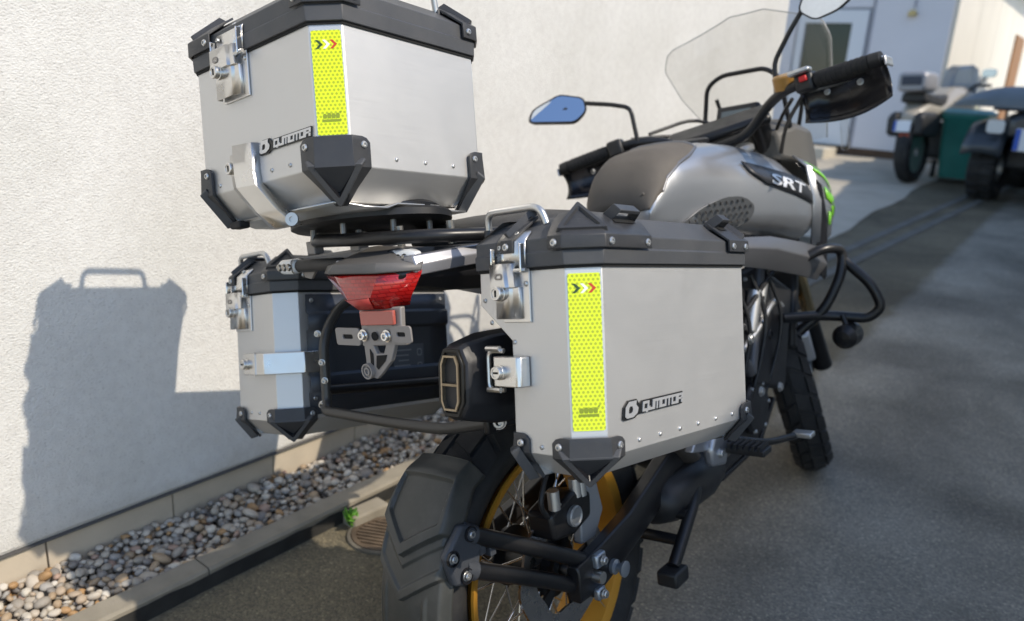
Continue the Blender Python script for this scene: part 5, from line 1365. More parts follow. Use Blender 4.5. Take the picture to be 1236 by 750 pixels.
for k in range(3):
    q = MB(); q.box((0.048 + 0.006*k, 0.4285 + 0.0*k, 0.945 - 0.016*k + 0.02), (0.040, 0.006, 0.006), Matrix.Rotation(RAD(-28), 3, 'Y')); q.build('pad_rib', tpad, tank, bevel=0.002)
# recessed badge panel with the model letters
def side_pt(y_, z_, off=0.004):
    _, hw, z0, z1, zw = tank_section(y_); zm = z0+(z1-z0)*0.40
    pz = (z_-zm)/((z1-zm) if z_ > zm else (zm-z0)); pz = max(-1, min(1, pz))
    sa = math.copysign(abs(pz)**(1/0.74), pz); ca = math.sqrt(max(0, 1-sa*sa)); px = ca**0.60*hw
    px *= 1 - 0.20*smooth01(0.25,0.75,pz)*smooth01(0.5,0.9,y_)
    px *= 1 - 0.10*smooth01(0.75,0.50,y_)*smooth01(0.35,-0.3,pz)
    return Vector((px + off, y_, z_ + off*0.35))
badgep = mat('badge_panel_dark', (0.035,0.036,0.04), 0.4, 0.3)
q = MB(); rows = []
for i in range(15):
    t = i/14; y_ = 0.775 + 0.32*t
    zt = 1.018 - 0.070*t; zb = 0.972 - 0.085*t + 0.02*smooth01(0.15,0,t)
    if t > 0.85: zt -= (t-0.85)*0.22
    rows.append([side_pt(y_, zb + (zt-zb)*s_, 0.003) for s_ in (0, 0.33, 0.67, 1)])
q.loft(rows, False, False, closed=False); bp_ = q.build('badge_panel', badgep, tank, solid=0.003, smooth=40)
me = text_mesh('SRT', 0.060, 0.0008, 0.0012, 0.25, 1.35)
for v_ in me.vertices:
    yy = 0.840 + v_.co.x*1.30; zz = 0.958 - (yy-0.840)*0.235 + v_.co.y*0.68
    p_ = side_pt(yy, zz, 0.0078 if v_.co.z > 0 else 0.0066); v_.co = p_
srt = mesh_obj('model_lettering', me, mat('letter_silver', (0.75,0.76,0.79), 0.35, 0.3), tank, Matrix.Identity(4))
# perforated grey knee panel
pm_ = mat('perforated_grey', (0.24,0.245,0.25), 0.42, 0.5)
kp = [(0.50,0.882),(0.57,0.922),(0.65,0.942),(0.72,0.937),(0.762,0.912),(0.758,0.880),(0.72,0.858),(0.56,0.858)]
q = MB(); q.prism([side_pt(p.x, p.y, 0.002) for p in fillet([(a, b, 0) for a, b in kp], 0.03, 4, True)], (0.006,0,0.002)); kpo = q.build('knee_panel', pm_, tank, bevel=0.002, smooth=30)
hole = None
for i in range(12):
    for j in range(4):
        y_ = 0.535 + 0.019*i + (0.0095 if j % 2 else 0); z_ = 0.880 + 0.0155*j
        if y_ > 0.748 or (y_ < 0.60 and z_ > 0.912) or (y_ < 0.57 and z_ > 0.90) or (y_ > 0.725 and z_ > 0.915): continue
        c_ = side_pt(y_, z_, 0.0088)
        q = MB(); q.lathe([(0.00001,0),(0.0042,0)], c_, (1,0,0.25), 8); q.build('panel_hole', darkvoid, kpo, smooth=0, fixn=False)
# side shroud: black spine and lower grey wing
q = MB(); rows = [[Vector(p) for p in ((0.150,1.085,1.010),(0.165,1.115,1.000),(0.168,1.11,0.985))],[Vector(p) for p in ((0.186,1.115,0.95),(0.205,1.145,0.935),(0.202,1.135,0.92))],[Vector(p) for p in ((0.188,1.13,0.85),(0.208,1.165,0.84),(0.203,1.155,0.83))],[Vector(p) for p in ((0.175,1.13,0.70),(0.195,1.17,0.68),(0.19,1.16,0.67))]]
for sg in (1, -1):
    q = MB(); q.loft([[Vector((sg*p.x, p.y, p.z)) for p in r_] for r_ in rows], True, True); part(q, 'shroud_spine', gloss, bevel=0.004)
    q = MB()
    wing = [[(0.165,0.62,0.850),(0.180,0.62,0.828),(0.160,0.62,0.79)], [(0.182,0.80,0.832),(0.198,0.80,0.802),(0.172,0.80,0.755)], [(0.186,1.00,0.795),(0.206,1.00,0.755),(0.176,1.00,0.710)], [(0.180,1.16,0.762),(0.192,1.17,0.715),(0.168,1.15,0.675)]]
    q.loft([[Vector((sg*a, b, c_)) for a, b, c_ in r_] for r_ in wing], False, False, closed=False); part(q, 'lower_wing', mat('wing_grey',(0.13,0.13,0.135),0.38,0.4), solid=0.006, smooth=12, bevel=0.003)
    # front cowl with green graphics
    q = MB(); cw = []
    for (y_, zt, zb, x0) in ((1.10,1.020,0.78,0.178),(1.17,1.000,0.78,0.190),(1.23,0.968,0.79,0.188),(1.285,0.92,0.80,0.172)):
        cw.append([Vector((sg*x0*0.80, y_, zt)), Vector((sg*x0, y_, zt-0.03)), Vector((sg*(x0+0.012), y_, (zt+zb)/2)), Vector((sg*x0, y_, zb))])
    q.loft(cw, False, False, closed=False); fc_ = part(q, 'front_cowl', tankm, solid=0.005, smooth=40)
    if sg > 0:
        grn = mat('green_graphic', (0.22,0.62,0.03), 0.3, coat=0.4)
        def cowl_pt(y_, s_):
            ks = [(1.10,1.020,0.78,0.178),(1.17,1.000,0.78,0.190),(1.23,0.968,0.79,0.188),(1.285,0.92,0.80,0.172)]
            for a, b in zip(ks, ks[1:]):
                if a[0] <= y_ <= b[0]:
                    t = (y_-a[0])/(b[0]-a[0]); _, zt, zb, x0 = [a[i]+(b[i]-a[i])*t for i in range(4)]
            m_ = (zt+zb)/2
            P = [Vector((x0*0.80,y_,zt)), Vector((x0,y_,zt-0.03)), Vector((x0+0.012,y_,m_)), Vector((x0,y_,zb))]
            f = s_*3; k = min(2, int(f)); return P[k].lerp(P[k+1], f-k) + Vector((0.0075,0,0.003))
        for (y0, y1, s0, s1, s2, s3) in ((1.105,1.28,0.20,0.235,0.22,0.30),(1.12,1.27,0.34,0.37,0.40,0.46),(1.165,1.215,0.52,0.66,0.56,0.70),(1.215,1.255,0.56,0.80,0.60,0.84),(1.255,1.282,0.52,0.70,0.56,0.78),(1.185,1.21,0.76,0.88,0.78,0.90)):
            q = MB(); rows = []
            for k in range(6):
                t = k/5; yy = y0 + (y1-y0)*t; rows.append([cowl_pt(yy, s0 + (s2-s0)*t), cowl_pt(yy, s1 + (s3-s1)*t)])
            q.loft(rows, False, False, closed=False); q.build('green_graphic', grn, fc_, smooth=40, solid=0.0008)

# ---- crash bars and fog lamp
def mirror(pts): return [(-a, b, c_) for a, b, c_ in pts]
cb1 = [(0.16,0.97,0.735),(0.235,1.03,0.775),(0.262,1.10,0.762),(0.262,1.08,0.70),(0.225,1.05,0.61),(0.16,1.02,0.55)]
cb2 = [(0.262,1.095,0.735),(0.33,1.10,0.665),(0.352,1.105,0.605),(0.320,1.095,0.575),(0.22,1.06,0.590),(0.14,0.96,0.60)]
for f_ in (lambda p: p, mirror):
    T('crash_bar', f_(cb1), 0.0135, blackpaint, fr=0.04); T('crash_bar', f_(cb2), 0.0135, blackpaint, fr=0.045)
for sg in (1, -1):
    c_ = Vector((sg*0.272, 1.07, 0.535))
    q = MB(); q.lathe([(0.00001,-0.05),(0.018,-0.048),(0.032,-0.03),(0.034,0.0),(0.034,0.022),(0.030,0.026),(0.00001,0.024)], c_, (0,1,0), 22); fl = part(q, 'fog_lamp', blackpaint)
    q = MB(); q.lathe([(0.029,0.0265),(0.02,0.031),(0.00001,0.033)], c_, (0,1,0), 20); q.build('fog_lens', mat('clear_lens', (0.70,0.70,0.68), 0.08), fl)
    T('fog_bracket', [(sg*0.272,1.06,0.565),(sg*0.262,1.065,0.59)], 0.008, blackpaint, fl, fr=0)

# ---- steered front end
RAKE = RAD(25); PIV = Vector((0, 0.97, 1.108)); AX = Vector((0, -math.sin(RAKE), math.cos(RAKE)))
SM = Matrix.Translation(PIV) @ Matrix.Rotation(RAD(26), 4, AX) @ Matrix.Translation(-PIV)
FAX = Vector((0.012, 1.455, 0.343))
fw_ = make_wheel('front_wheel', FAX, SM @ Matrix.Translation(FAX), 0.338, 0.058, 0.248, 0.075, 36, 34, '')
disc(fw_, 0.062, 0.085, 0.155); disc(fw_, -0.062, 0.085, 0.155)
def SP(q, name, mt, parent=None, **kw):
    o = q.build(name, mt, parent or bike, **kw); 
    if parent is None: o.matrix_local = SM
    return o
forkm = mat('fork_black', (0.02,0.02,0.021), 0.28, 0.5); forkg = mat('fork_stanchion', (0.30,0.24,0.14), 0.2, 0.9)
for sg in (-1, 1):
    top_ = PIV + Vector((sg*0.105, 0.055, 0.0)) - AX*0.0; bot = FAX + Vector((sg*0.105, -0.01, 0.0))
    dr = (bot - top_).normalized()
    q = MB(); q.tube([top_ + AX*0.02, top_ + dr*0.48], 0.028, 18); fk = SP(q, 'fork_leg', forkm)
    q = MB(); q.tube([top_ + dr*0.46, bot - dr*0.10], 0.021, 16); q.build('stanchion', forkg, fk)
    q = MB(); q.tube([bot - dr*0.16, bot + dr*0.02], [0.024, 0.03], 16); q.build('fork_foot', forkm, fk)
    q = MB(); q.loft([[Vector((sg*x_, FAX.y + dy, FAX.z + dz)) for dy, dz in ((-0.15,0.03),(-0.08,0.06),(-0.07,0.13),(-0.13,0.17),(-0.17,0.12))] for x_ in (0.045, 0.098)]); q.build('front_caliper', mat('cast_alloy', (0.38,0.40,0.43), 0.42, 0.7), fk, bevel=0.008)
# fender
q = MB(); rows = []
for i in range(22):
    phi = RAD(20 + 120*i/21); row = []
    for j in range(9):
        u = -1 + 2*j/8; r_ = 0.362 - 0.035*abs(u)**2.5
        row.append(FAX + Vector((u*0.075, r_*math.cos(phi), r_*math.sin(phi))))
    rows.append(row)
q.loft(rows, False, False, closed=False); SP(q, 'front_fender', blackpl, solid=0.003, smooth=50)
# yokes
for off, t in ((0.01, 0.03), (-0.20, 0.035)):
    q = MB(); c_ = PIV + AX*off + Vector((0,0.03,0)); q.box(c_, (0.27, 0.10, t), Matrix.Rotation(RAKE, 3, 'X')); SP(q, 'fork_yoke', blackpaint, bevel=0.012)
# handlebar: tapered, rising bar
PIVH = Vector((0, 0.939, 1.136))
SMH = Matrix.Translation(PIVH) @ Matrix.Rotation(RAD(3.6), 4, AX) @ Matrix.Rotation(RAD(-8.0), 4, 'Y') @ Matrix.Translation(-PIVH)
HBY, HBZ = PIVH.y, PIVH.z
hb_pts = [(-0.413,HBY-0.084,HBZ),(-0.215,HBY-0.050,HBZ+0.010),(-0.15,HBY-0.005,HBZ-0.006),(-0.075,HBY+0.006,HBZ-0.066),(0.075,HBY+0.006,HBZ-0.066),(0.15,HBY-0.005,HBZ-0.006),(0.215,HBY-0.050,HBZ+0.010),(0.413,HBY-0.084,HBZ)]
q = MB(); q.tube(fillet(hb_pts, 0.04, 6), 0.0125, 14); hbar = SP(q, 'handlebar', blackpaint, smooth=50); hbar.matrix_local = SMH
for sg in (-1, 1):
    a_, b_ = Vector((sg*0.413,HBY-0.084,HBZ)), Vector((sg*0.215,HBY-0.050,HBZ+0.010))
    d_ = (b_-a_).normalized()
    q = MB(); q.tube([a_, a_ + d_*0.125], 0.0175, 16); gp = q.build('grip', rubber, hbar)
    for k in range(9):
        q = MB(); q.tube([a_ + d_*(0.012+0.012*k), a_ + d_*(0.017+0.012*k)], 0.0187, 14); q.build('grip_rib', rubber, hbar)
    q = MB(); q.tube([a_ - d_*0.026, a_ - d_*0.002], [0.017, 0.0185], 16); q.build('bar_end', blackpl, hbar)
    # switch pod
    c_ = a_ + d_*0.150
    q = MB(); q.box(c_, (0.045,0.042,0.046), d_.to_track_quat('X','Z').to_matrix()); q.build('switch_pod', blackpl, hbar, bevel=0.008)
    if sg > 0:
        q = MB(); q.box(c_ + Vector((0.0,-0.024,0.008)), (0.018,0.010,0.014)); q.build('kill_switch', mat('switch_red',(0.55,0.02,0.02),0.35), hbar, bevel=0.003)
        q = MB(); q.box(c_ + Vector((-0.005,-0.02,0.026)), (0.052,0.036,0.012)); q.build('pod_cap', satin, hbar, bevel=0.005)
        q = MB(); q.lathe([(0.030,0),(0.030,0.03),(0.027,0.034),(0.00001,0.034)], c_ + Vector((-0.055,0.03,0.006)), (0.1,-0.25,1), 18); q.build('fluid_reservoir', mat('reservoir_amber',(0.32,0.17,0.04),0.3), hbar)
    # brake / clutch lever
    q = MB(); q.tube(fillet([a_ + d_*0.15 + Vector((0,0.035,-0.01)), a_ + d_*0.09 + Vector((0,0.062,-0.012)), a_ - d_*0.015 + Vector((0,0.055,-0.012))], 0.03, 4), [0.007]*7 if False else 0.0065, 10); q.build('lever', blackpaint, hbar, smooth=50)
    # hand guard shell in front of the grip
    q = MB(); rows = []
    for i in range(15):
        t = i/14; base = a_ - d_*0.030 + d_*0.215*t
        fwd_ = 0.020 + 0.070*math.sin(min(1, t*1.7)*math.pi/2) - 0.03*smooth01(0.75,1,t)
        hh = 0.022 + 0.040*math.sin(math.pi*min(1, 0.20+0.62*(1-t)))
        row = []
        for j in range(9):
            u = -1 + 2*j/8
            row.append(base + Vector((0, fwd_ - 0.026*u*u, -0.046 + u*hh*0.92)))
        rows.append(row)
    q.loft(rows, False, False, closed=False); hg_ = q.build('hand_guard', gloss, hbar, solid=0.003, smooth=50)
    q = MB(); q.tube(fillet([a_ - d_*0.022, a_ - d_*0.034 + Vector((0,0.030,0)), a_ - d_*0.010 + Vector((0,0.072,-0.01)), a_ + d_*0.10 + Vector((0,0.088,-0.012)), a_ + d_*0.17 + Vector((0,0.06,-0.012))], 0.03, 5), 0.0075, 10); q.build('guard_spine', satin if sg > 0 else blackpaint, hbar, smooth=50)
    q = MB(); q.box(a_ - d_*0.034 + Vector((0,0.028,-0.006)), (0.006,0.075,0.022)); q.build('guard_tip', satin, hbar, bevel=0.003)
    for t in (0.04, 0.12): bolt(hbar, a_ + d_*t + Vector((0,0.052,-0.03)), (0,-1,0.2), 0.006)

def mirror_at(parent, corners, stalk, glass, tilt=-25, yaw=34):
    """corners: outline of the mirror head seen from behind (bike coordinates)"""
    P = [Vector(p) for p in corners]; c_ = sum(P, Vector())/len(P)
    tl = Matrix.Rotation(RAD(yaw), 3, 'Z') @ Matrix.Rotation(RAD(tilt), 3, 'X'); P = [c_ + tl @ Vector(((p - c_).x*(0.88 if yaw else 1), (p - c_).y, (p - c_).z*(1.06 if yaw else 1))) for p in P]
    nrm = (P[1]-P[0]).cross(P[3]-P[0]).normalized()
    if nrm.y > 0: nrm = -nrm
    out = fillet(P, 0.016, 4, True)
    q = MB(); q.loft([[c_ + (p-c_)*0.55 - nrm*0.026 for p in out], [c_ + (p-c_)*0.92 - nrm*0.016 for p in out], [p - nrm*0.002 for p in out], [c_ + (p-c_)*0.99 + nrm*0.002 for p in out], [c_ + (p-c_)*0.93 + nrm*0.002 for p in out], [c_ + (p-c_)*0.92 for p in out]], True, True); mo = part(q, 'mirror', blackpl, smooth=40)
    q = MB(); q.add([c_ + (p-c_)*0.93 + nrm*0.0008 for p in out], [tuple(range(len(out)))]); q.build('mirror_glass', glass, mo, smooth=0, fixn=False)
    q = MB(); q.tube(fillet(stalk, 0.02, 5), 0.0062, 10); q.build('mirror_stalk', blackpaint, mo, smooth=50)
    return mo
glass = mat('mirror_silver', (0.62,0.68,0.76), 0.02, 1.0)
mirror_at(bike, [(-0.538,0.858,1.209),(-0.520,0.858,1.247),(-0.424,0.850,1.281),(-0.343,0.842,1.256),(-0.337,0.842,1.215),(-0.378,0.846,1.186)], [(-0.345,0.862,1.238),(-0.268,0.872,1.222),(-0.212,0.880,1.205),(-0.198,0.880,1.105)], glass)
mirror_at(bike, [(0.216,1.000,1.372),(0.258,0.998,1.340),(0.318,0.995,1.352),(0.372,0.992,1.388),(0.330,0.994,1.432),(0.240,1.0,1.428)], [(0.222,1.012,1.372),(0.196,1.005,1.335),(0.150,1.0,1.262),(0.152,0.995,1.185)], glass, -4, 0)

# ---- cockpit: instrument, screen, accessory bar, headlight shell
q = MB(); q.box((-0.005,1.11,1.140), (0.125,0.03,0.085), Matrix.Rotation(RAD(-25),3,'X')); dsh = part(q, 'instrument_panel', blackpl, bevel=0.008)
q = MB(); q.box((-0.005,1.0925,1.147), (0.085,0.003,0.045), Matrix.Rotation(RAD(-25),3,'X')); q.build('display', mat('display_grey',(0.10,0.13,0.14),0.08,coat=0.5), dsh, smooth=0)
ckm = mat('cockpit_plastic', (0.10,0.095,0.085), 0.55, bump=0.2, bscale=600)
q = MB(); q.loft([[Vector((a*w_, y_, z0 + b*(z1-z0))) for a, b in ((-1,0),(1,0),(0.92,0.8),(0.6,1),(-0.6,1),(-0.92,0.8))] for (y_, w_, z0, z1) in ((1.08,0.125,1.02,1.105),(1.16,0.15,1.00,1.13),(1.28,0.15,0.96,1.12),(1.40,0.115,0.93,1.06),(1.48,0.06,0.94,1.02))]); part(q, 'headlight_shell', ckm, bevel=0.01)
q = MB(); q.lathe([(0.022,0),(0.026,0.006),(0.026,0.016),(0.018,0.022),(0.00001,0.022)], (0.055,1.0,1.045), (0,-0.3,1), 18); part(q, 'ignition_barrel', satin)
q = MB(); q.lathe([(0.045,0),(0.045,0.010),(0.036,0.014),(0.00001,0.015)], (0.0,0.80,1.077), (0,-0.05,1), 28); part(q, 'fuel_cap', blackpaint)
T('accessory_bar', [(-0.125,1.12,1.06),(-0.112,1.13,1.16),(-0.095,1.12,1.245),(-0.050,1.12,1.270),(0.080,1.12,1.268),(0.118,1.12,1.235),(0.130,1.14,1.10)], 0.0065, blackpaint, fr=0.03)
# windscreen
glassm = bpy.data.materials.new('clear_screen'); glassm.use_nodes = True
n, l = nodes_of(glassm); n.remove(n['Principled BSDF'])
tr = n.new('ShaderNodeBsdfTransparent'); tr.inputs[0].default_value = (0.945, 0.945, 0.94, 1)
gl = n.new('ShaderNodeBsdfGlossy'); gl.inputs['Roughness'].default_value = 0.04
lw = n.new('ShaderNodeLayerWeight'); lw.inputs[0].default_value = 0.5
pw = n.new('ShaderNodeMath'); pw.operation = 'POWER'; pw.inputs[1].default_value = 4; l.new(lw.outputs['Facing'], pw.inputs[0])
fr_ = n.new('ShaderNodeMath'); fr_.operation = 'MULTIPLY_ADD'; fr_.inputs[1].default_value = 0.22; fr_.inputs[2].default_value = 0.03; l.new(pw.outputs[0], fr_.inputs[0])
ms = n.new('ShaderNodeMixShader'); l.new(fr_.outputs[0], ms.inputs[0]); l.new(tr.outputs[0], ms.inputs[1]); l.new(gl.outputs[0], ms.inputs[2]); l.new(ms.outputs[0], n['Material Output'].inputs[0])
q = MB(); rows = []
def scr_w(t):  # half width by height
    keys = [(0,0.165),(0.22,0.185),(0.45,0.225),(0.68,0.245),(0.82,0.225),(0.92,0.13),(1.0,0.05)]
    for a, b_ in zip(keys, keys[1:]):
        if a[0] <= t <= b_[0]: return a[1] + (b_[1]-a[1])*(t-a[0])/(b_[0]-a[0])
    return 0.05
for i in range(25):
    t = i/24; z_ = 1.065 + 0.375*t; yc = 1.385 - 0.15*t - 0.02*t*t; wv = scr_w(t); row = []
    for j in range(19):
        u = -1 + 2*j/18; x_ = wv*u
        row.append(Vector((x_, yc - 1.9*x_*x_, z_)))
    rows.append(row)
q.loft(rows, False, False, closed=False); ws = part(q, 'windscreen', glassm, solid=0.003, smooth=60)
edge = [r_[0] for r_ in rows] + rows[-1][1:-1] + [r_[-1] for r_ in reversed(rows)]
q = MB(); q.tube(edge, 0.0015, 6); q.build('screen_edge', mat('screen_edge_grey', (0.36,0.36,0.35), 0.2), ws, smooth=60)
for sg in (-1, 1):
    T('screen_bracket', [(sg*0.10,1.28,1.09),(sg*0.12,1.27,1.16),(sg*0.13,1.255,1.22)], 0.006, blackpaint, fr=0.02)
# cables
for k, pts in enumerate(([(-0.20,0.95,1.13),(-0.12,1.12,1.17),(0.0,1.20,1.05)], [(0.20,0.97,1.16),(0.13,1.08,1.13),(0.05,1.15,1.02)], [(0.24,0.93,1.16),(0.16,1.02,1.10),(0.10,1.12,1.0)], [(-0.23,0.90,1.12),(-0.14,1.05,1.12),(-0.06,1.14,1.0)])):
    T('control_cable', pts, 0.005, blackpl, fr=0.08, n=8)
q = MB(); q.box((0.225,1.30,1.085), (0.02,0.11,0.13), Matrix.Rotation(RAD(20),3,'Z')); 
defl = part(q, 'wind_deflector', glassm, bevel=0.02)
# ================================================================== parked vehicles at the end of the yard
# ---- pale touring motorcycle, seen from behind
mx, my = -1.90, 9.50
pb = empty('parked_motorcycle', Matrix.Translation((mx, my, gz(mx, my))) @ Matrix.Rotation(RAD(-8), 4, 'Z') @ Matrix.Rotation(RAD(-4), 4, 'Y'))
tag(pb, 'pale touring motorcycle parked at the end of the yard, seen from behind', 'motorcycle')
white = mat('cream_paint', (0.34,0.31,0.26), 0.3, coat=0.4); dk = mat('far_dark_parts', (0.025,0.025,0.027), 0.5)
for (nm, y_) in (('rear_wheel', 0.0), ('front_wheel', 1.5)):
    q = MB(); q.lathe([(0.22,-0.06),(0.27,-0.085),(0.315,-0.06),(0.33,0),(0.315,0.06),(0.27,0.085),(0.22,0.06)], (0,y_,0.33), (1,0,0), 32); wq = q.build(nm, rubber, pb)
    q = MB(); q.lathe([(0.22,-0.05),(0.20,-0.04),(0.05,-0.05),(0.05,0.05),(0.20,0.04),(0.22,0.05)], (0,y_,0.33), (1,0,0), 24); q.build('rim', satin, wq)
q = MB(); q.loft([[Vector((a*w_, y_, z_+b*h_)) for a, b in ((-1,-0.6),(0,-1),(1,-0.6),(1,0.5),(0.5,1),(-0.5,1),(-1,0.5))] for (y_, z_, w_, h_) in ((-0.25,0.66,0.08,0.07),(0.0,0.76,0.14,0.12),(0.45,0.75,0.15,0.10),(0.75,0.86,0.20,0.17),(1.1,0.85,0.22,0.20),(1.45,0.80,0.18,0.22),(1.65,0.75,0.08,0.12))]); q.build('body', white, pb, bevel=0.03)
q = MB(); q.loft([[Vector((a*w_, y_, z_+b*0.05)) for a, b in ((-1,-1),(1,-1),(0.9,1),(-0.9,1))] for (y_, z_, w_) in ((-0.15,0.90,0.13),(0.3,0.86,0.15),(0.6,0.90,0.11))]); q.build('seat', dk, pb, bevel=0.02)
q = MB(); q.box((0,0.75,0.45),(0.36,0.5,0.40)); q.build('engine', dk, pb, bevel=0.05)
for sg in (-1, 1):
    q = MB(); q.loft([[Vector((sg*(0.135+a*0.05), y_, 0.62+b*h_*0.8)) for a, b in ((-1,-1),(1,-1),(1,0.6),(0.5,1),(-1,1))] for (y_, h_) in ((-0.30,0.12),(-0.22,0.16),(0.15,0.16),(0.22,0.10))]); q.build('pannier', dk if sg > 0 else dk, pb, bevel=0.02)
    q = MB(); q.tube([(sg*0.12,1.15,1.0),(sg*0.22,1.05,1.06),(sg*0.40,0.98,1.05)], 0.016, 10); q.build('handlebar', dk, pb)
    q = MB(); q.tube([(sg*0.26,1.05,1.07),(sg*0.32,1.08,1.16)], 0.008, 8); q.build('mirror_stalk', dk, pb)
    q = MB(); q.loft([[Vector((sg*0.34+a*s_, 1.08+dy, 1.19+b*s_)) for a, b in rounded_rect(0.15,0.09,0.03)] for s_, dy in ((0.6,0.04),(1.0,0.0),(0.95,-0.008))]); q.build('mirror', mat('far_mirror',(0.45,0.52,0.62),0.15,0.8), pb)
q = MB(); q.loft([[Vector((a*w_, 1.34+dy, z_)) for a, dy in ((-1,-0.10),(-0.5,0),(0.5,0),(1,-0.10))] for (z_, w_) in ((0.98,0.17),(1.10,0.20),(1.25,0.17),(1.30,0.10))], False, False, closed=False); q.build('windscreen', mat('far_screen',(0.35,0.37,0.40),0.1), pb, solid=0.006)
q = MB(); q.box((-0.02,-0.30,0.60),(0.17,0.012,0.12), Matrix.Rotation(RAD(-12),3,'X')); npz = q.build('number_plate', mat('plate_white',(0.75,0.76,0.78),0.4), pb, bevel=0.004)
q = MB(); q.box((-0.092,-0.307,0.60),(0.022,0.008,0.11), Matrix.Rotation(RAD(-12),3,'X')); q.build('plate_band', mat('plate_blue',(0.03,0.10,0.45),0.4), npz, smooth=0)
q = MB(); q.box((0,-0.26,0.50),(0.10,0.03,0.05)); q.build('tail_light', mat('far_red',(0.40,0.06,0.03),0.3), pb, bevel=0.01)
q = MB(); q.loft([[Vector((a,-0.27+dy,0.46+b)) for a,b in rounded_rect(0.17,0.22,0.04)] for dy in (0,0.03)]); q.build('rear_fender', dk, pb, bevel=0.01)
q = MB(); q.loft([[Vector((0.02+a*s_, y_, 1.05+b*s_)) for a, b in rounded_rect(0.30,0.20,0.05)] for (y_, s_) in ((-0.30,0.85),(-0.26,1.0),(0.02,1.0),(0.06,0.85))]); tb = q.build('top_box', mat('far_silver',(0.30,0.30,0.32),0.45,0.3), pb, bevel=0.01)
q = MB(); q.box((0.02,-0.305,1.06),(0.20,0.012,0.09)); q.build('box_panel', mat('far_navy',(0.02,0.03,0.06),0.3), tb, bevel=0.004)

# ---- dark quad bike with a grey cover on its rack
qx, qy = -0.95, 9.05
qb = empty('quad_bike', Matrix.Translation((qx, qy, gz(qx, qy))) @ Matrix.Rotation(RAD(-6), 4, 'Z'))
tag(qb, 'dark quad bike with fat tyres and a loaded rack, parked at the far right', 'quad bike')
body_q = mat('quad_plastic', (0.035,0.042,0.05), 0.35, coat=0.3)
for sx in (-0.17, 0.62):
    for y_ in (0.0, 1.25):
        q = MB(); q.lathe([(0.15,-0.10),(0.24,-0.13),(0.29,-0.11),(0.305,-0.05),(0.305,0.05),(0.29,0.11),(0.24,0.13),(0.15,0.10)], (sx,y_,0.30), (1,0,0), 30)
        for k in range(20):
            a = 2*math.pi*k/20
            for sgn in (-1, 1):
                q.box((sx + sgn*0.055, y_ + 0.305*math.cos(a + sgn*0.08), 0.30 + 0.305*math.sin(a + sgn*0.08)), (0.09, 0.03, 0.045), Matrix.Rotation(a, 3, 'X'))
        wq = q.build('wheel', rubber, qb)
        q = MB(); q.lathe([(0.15,-0.09),(0.13,-0.04),(0.03,-0.06),(0.03,0.06),(0.13,0.04),(0.15,0.09)], (sx,y_,0.30), (1,0,0), 20); q.build('rim', satin, wq)
for sgx in (-0.17, 0.62):
    for y_ in (0.0, 1.25):
        q = MB(); rows = []
        for i in range(11):
            a = RAD(10 + 160*i/10); rows.append([Vector((sgx + u*0.17, y_ - 0.42*math.cos(a), 0.36 + 0.36*math.sin(a) + 0.03*(1-u*u))) for u in (-1,-0.5,0,0.5,1)])
        q.loft(rows, False, False, closed=False); q.build('mudguard', body_q, qb, solid=0.02, smooth=50)
q = MB(); q.loft([[Vector((0.225 + a*w_, y_, z_ + b*h_)) for a, b in ((-1,-1),(1,-1),(1,0.5),(0.6,1),(-0.6,1),(-1,0.5))] for (y_, z_, w_, h_) in ((-0.40,0.72,0.20,0.10),(-0.2,0.74,0.30,0.12),(0.3,0.70,0.22,0.18),(0.8,0.78,0.22,0.22),(1.3,0.80,0.32,0.14),(1.6,0.74,0.2,0.10))]); q.build('body', body_q, qb, bevel=0.03)
q = MB(); q.box((0.225,0.6,0.42),(0.5,1.5,0.22)); q.build('chassis', dk, qb, bevel=0.04)
q = MB(); q.loft([[Vector((-0.09+a*1.0, -0.41-0.01*k, 0.70+b)) for a, b in rounded_rect(0.15,0.12,0.03)] for k in (0,1)]); q.build('lamp', mat('far_lamp',(0.62,0.63,0.62),0.2), qb, bevel=0.01)
q = MB(); q.box((0.24,-0.44,0.60),(0.30,0.012,0.20)); qp = q.build('number_plate', mat('plate_white',(0.75,0.76,0.78),0.4), qb, bevel=0.004)
q = MB(); q.box((0.11,-0.448,0.60),(0.04,0.008,0.19)); q.build('plate_band', mat('plate_blue',(0.03,0.10,0.45),0.4), qp, smooth=0)
for z_ in (0.86,):
    for x_ in (-0.1,0.06,0.22,0.38,0.54):
        q = MB(); q.tube([(x_,-0.42,z_),(x_,0.20,z_)], 0.012, 8); q.build('rack_bar', dk, qb)
    for y_ in (-0.42,0.20):
        q = MB(); q.tube([(-0.14,y_,z_),(0.58,y_,z_)], 0.014, 8); q.build('rack_bar', dk, qb)
    for x_ in (-0.05,0.5):
        q = MB(); q.tube([(x_,-0.3,0.74),(x_,-0.3,z_)], 0.012, 8); q.build('rack_post', dk, qb)
q = MB(); q.tube([(-0.15,0.78,1.02),(0.05,0.88,1.06),(0.40,0.88,1.06),(0.60,0.78,1.02)], 0.015, 8); q.build('handlebar', dk, qb)
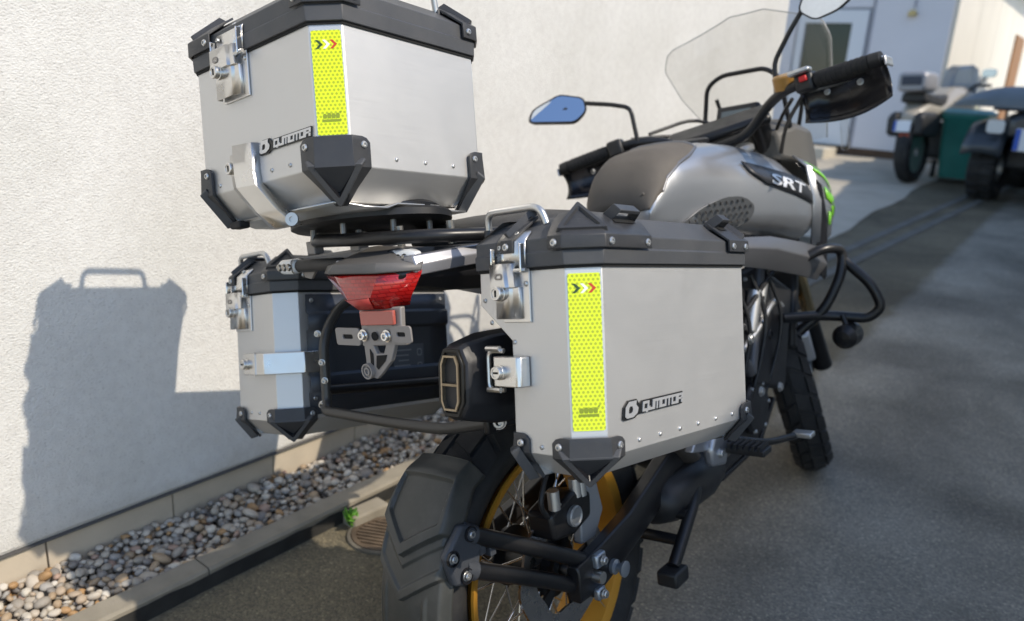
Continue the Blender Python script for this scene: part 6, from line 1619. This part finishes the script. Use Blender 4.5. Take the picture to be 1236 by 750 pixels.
# grey cargo cover resting on the rack
cc = MB(); rings = []
for i in range(13):
    t = -1 + 2*i/12; x_ = 0.00 + 0.50*t; hgt = 0.17*(1 - abs(t)**2.2)**0.7 + 0.02
    rings.append([Vector((x_, -0.36 + 0.52*(j/8), 0.885 + hgt*math.sin(math.pi*(0.06 + 0.88*j/8))**0.6)) for j in range(9)] + [Vector((x_, 0.16, 0.876)), Vector((x_, -0.36, 0.876))])
cc.loft(rings)
cv = cc.build('cargo_cover', mat('grey_cover', (0.13,0.155,0.175), 0.45, var=0.1, vscale=4), smooth=50, mw=qb.matrix_world.copy())
tag(cv, 'rounded grey cargo cover lying on the rack of the quad bike', 'cover')
# white bundle beside it
bd = MB(); rings = []
for i in range(9):
    t = -1 + 2*i/8; r_ = 0.10*math.sqrt(max(0.02, 1 - t*t*0.9))
    rings.append([Vector((0.58 + 0.22*t, -0.10 + r_*1.2*math.cos(a), 0.985 + r_*math.sin(a) + 0.01*math.sin(5*t+a))) for a in [2*math.pi*k/12 for k in range(12)]])
bd.loft(rings)
bdo = bd.build('white_bundle', mat('white_sack', (0.62,0.64,0.68), 0.7, var=0.1, vscale=10), smooth=60, mw=qb.matrix_world.copy())
tag(bdo, 'white rolled bundle on the quad bike beside the grey cover', 'bundle')

# ---- teal wheeled bin between them
bxx, byy = -1.52, 9.95
wb = empty('wheeled_bin', Matrix.Translation((bxx, byy, gz(bxx, byy))) @ Matrix.Rotation(RAD(10), 4, 'Z'))
tag(wb, 'teal green wheeled bin standing between the parked motorcycle and the quad bike', 'bin')
teal = mat('teal_plastic', (0.025,0.19,0.155), 0.5, var=0.12, vscale=6)
q = MB(); q.loft([[Vector((a*s_, b*s_, z_)) for a, b in rounded_rect(0.50,0.55,0.06)] for z_, s_ in ((0.05,0.70),(0.36,0.86),(0.66,0.96),(0.68,1.02),(0.72,1.02))]); q.build('body', teal, wb, smooth=40)
q = MB(); q.loft([[Vector((a*s_, b*s_, z_)) for a, b in rounded_rect(0.50,0.55,0.06)] for z_, s_ in ((0.725,1.04),(0.745,1.04),(0.78,0.82))]); q.build('lid', mat('teal_grey_lid',(0.10,0.24,0.25),0.45), wb, smooth=40)
for sx in (-1, 1):
    q = MB(); q.tube([(sx*0.21,0.22,0.10),(sx*0.26,0.22,0.10)], 0.10, 18); q.build('wheel', rubber, wb)
q = MB(); q.tube([(-0.2,0.31,0.71),(0.2,0.31,0.71)], 0.016, 8); q.build('handle', teal, wb)
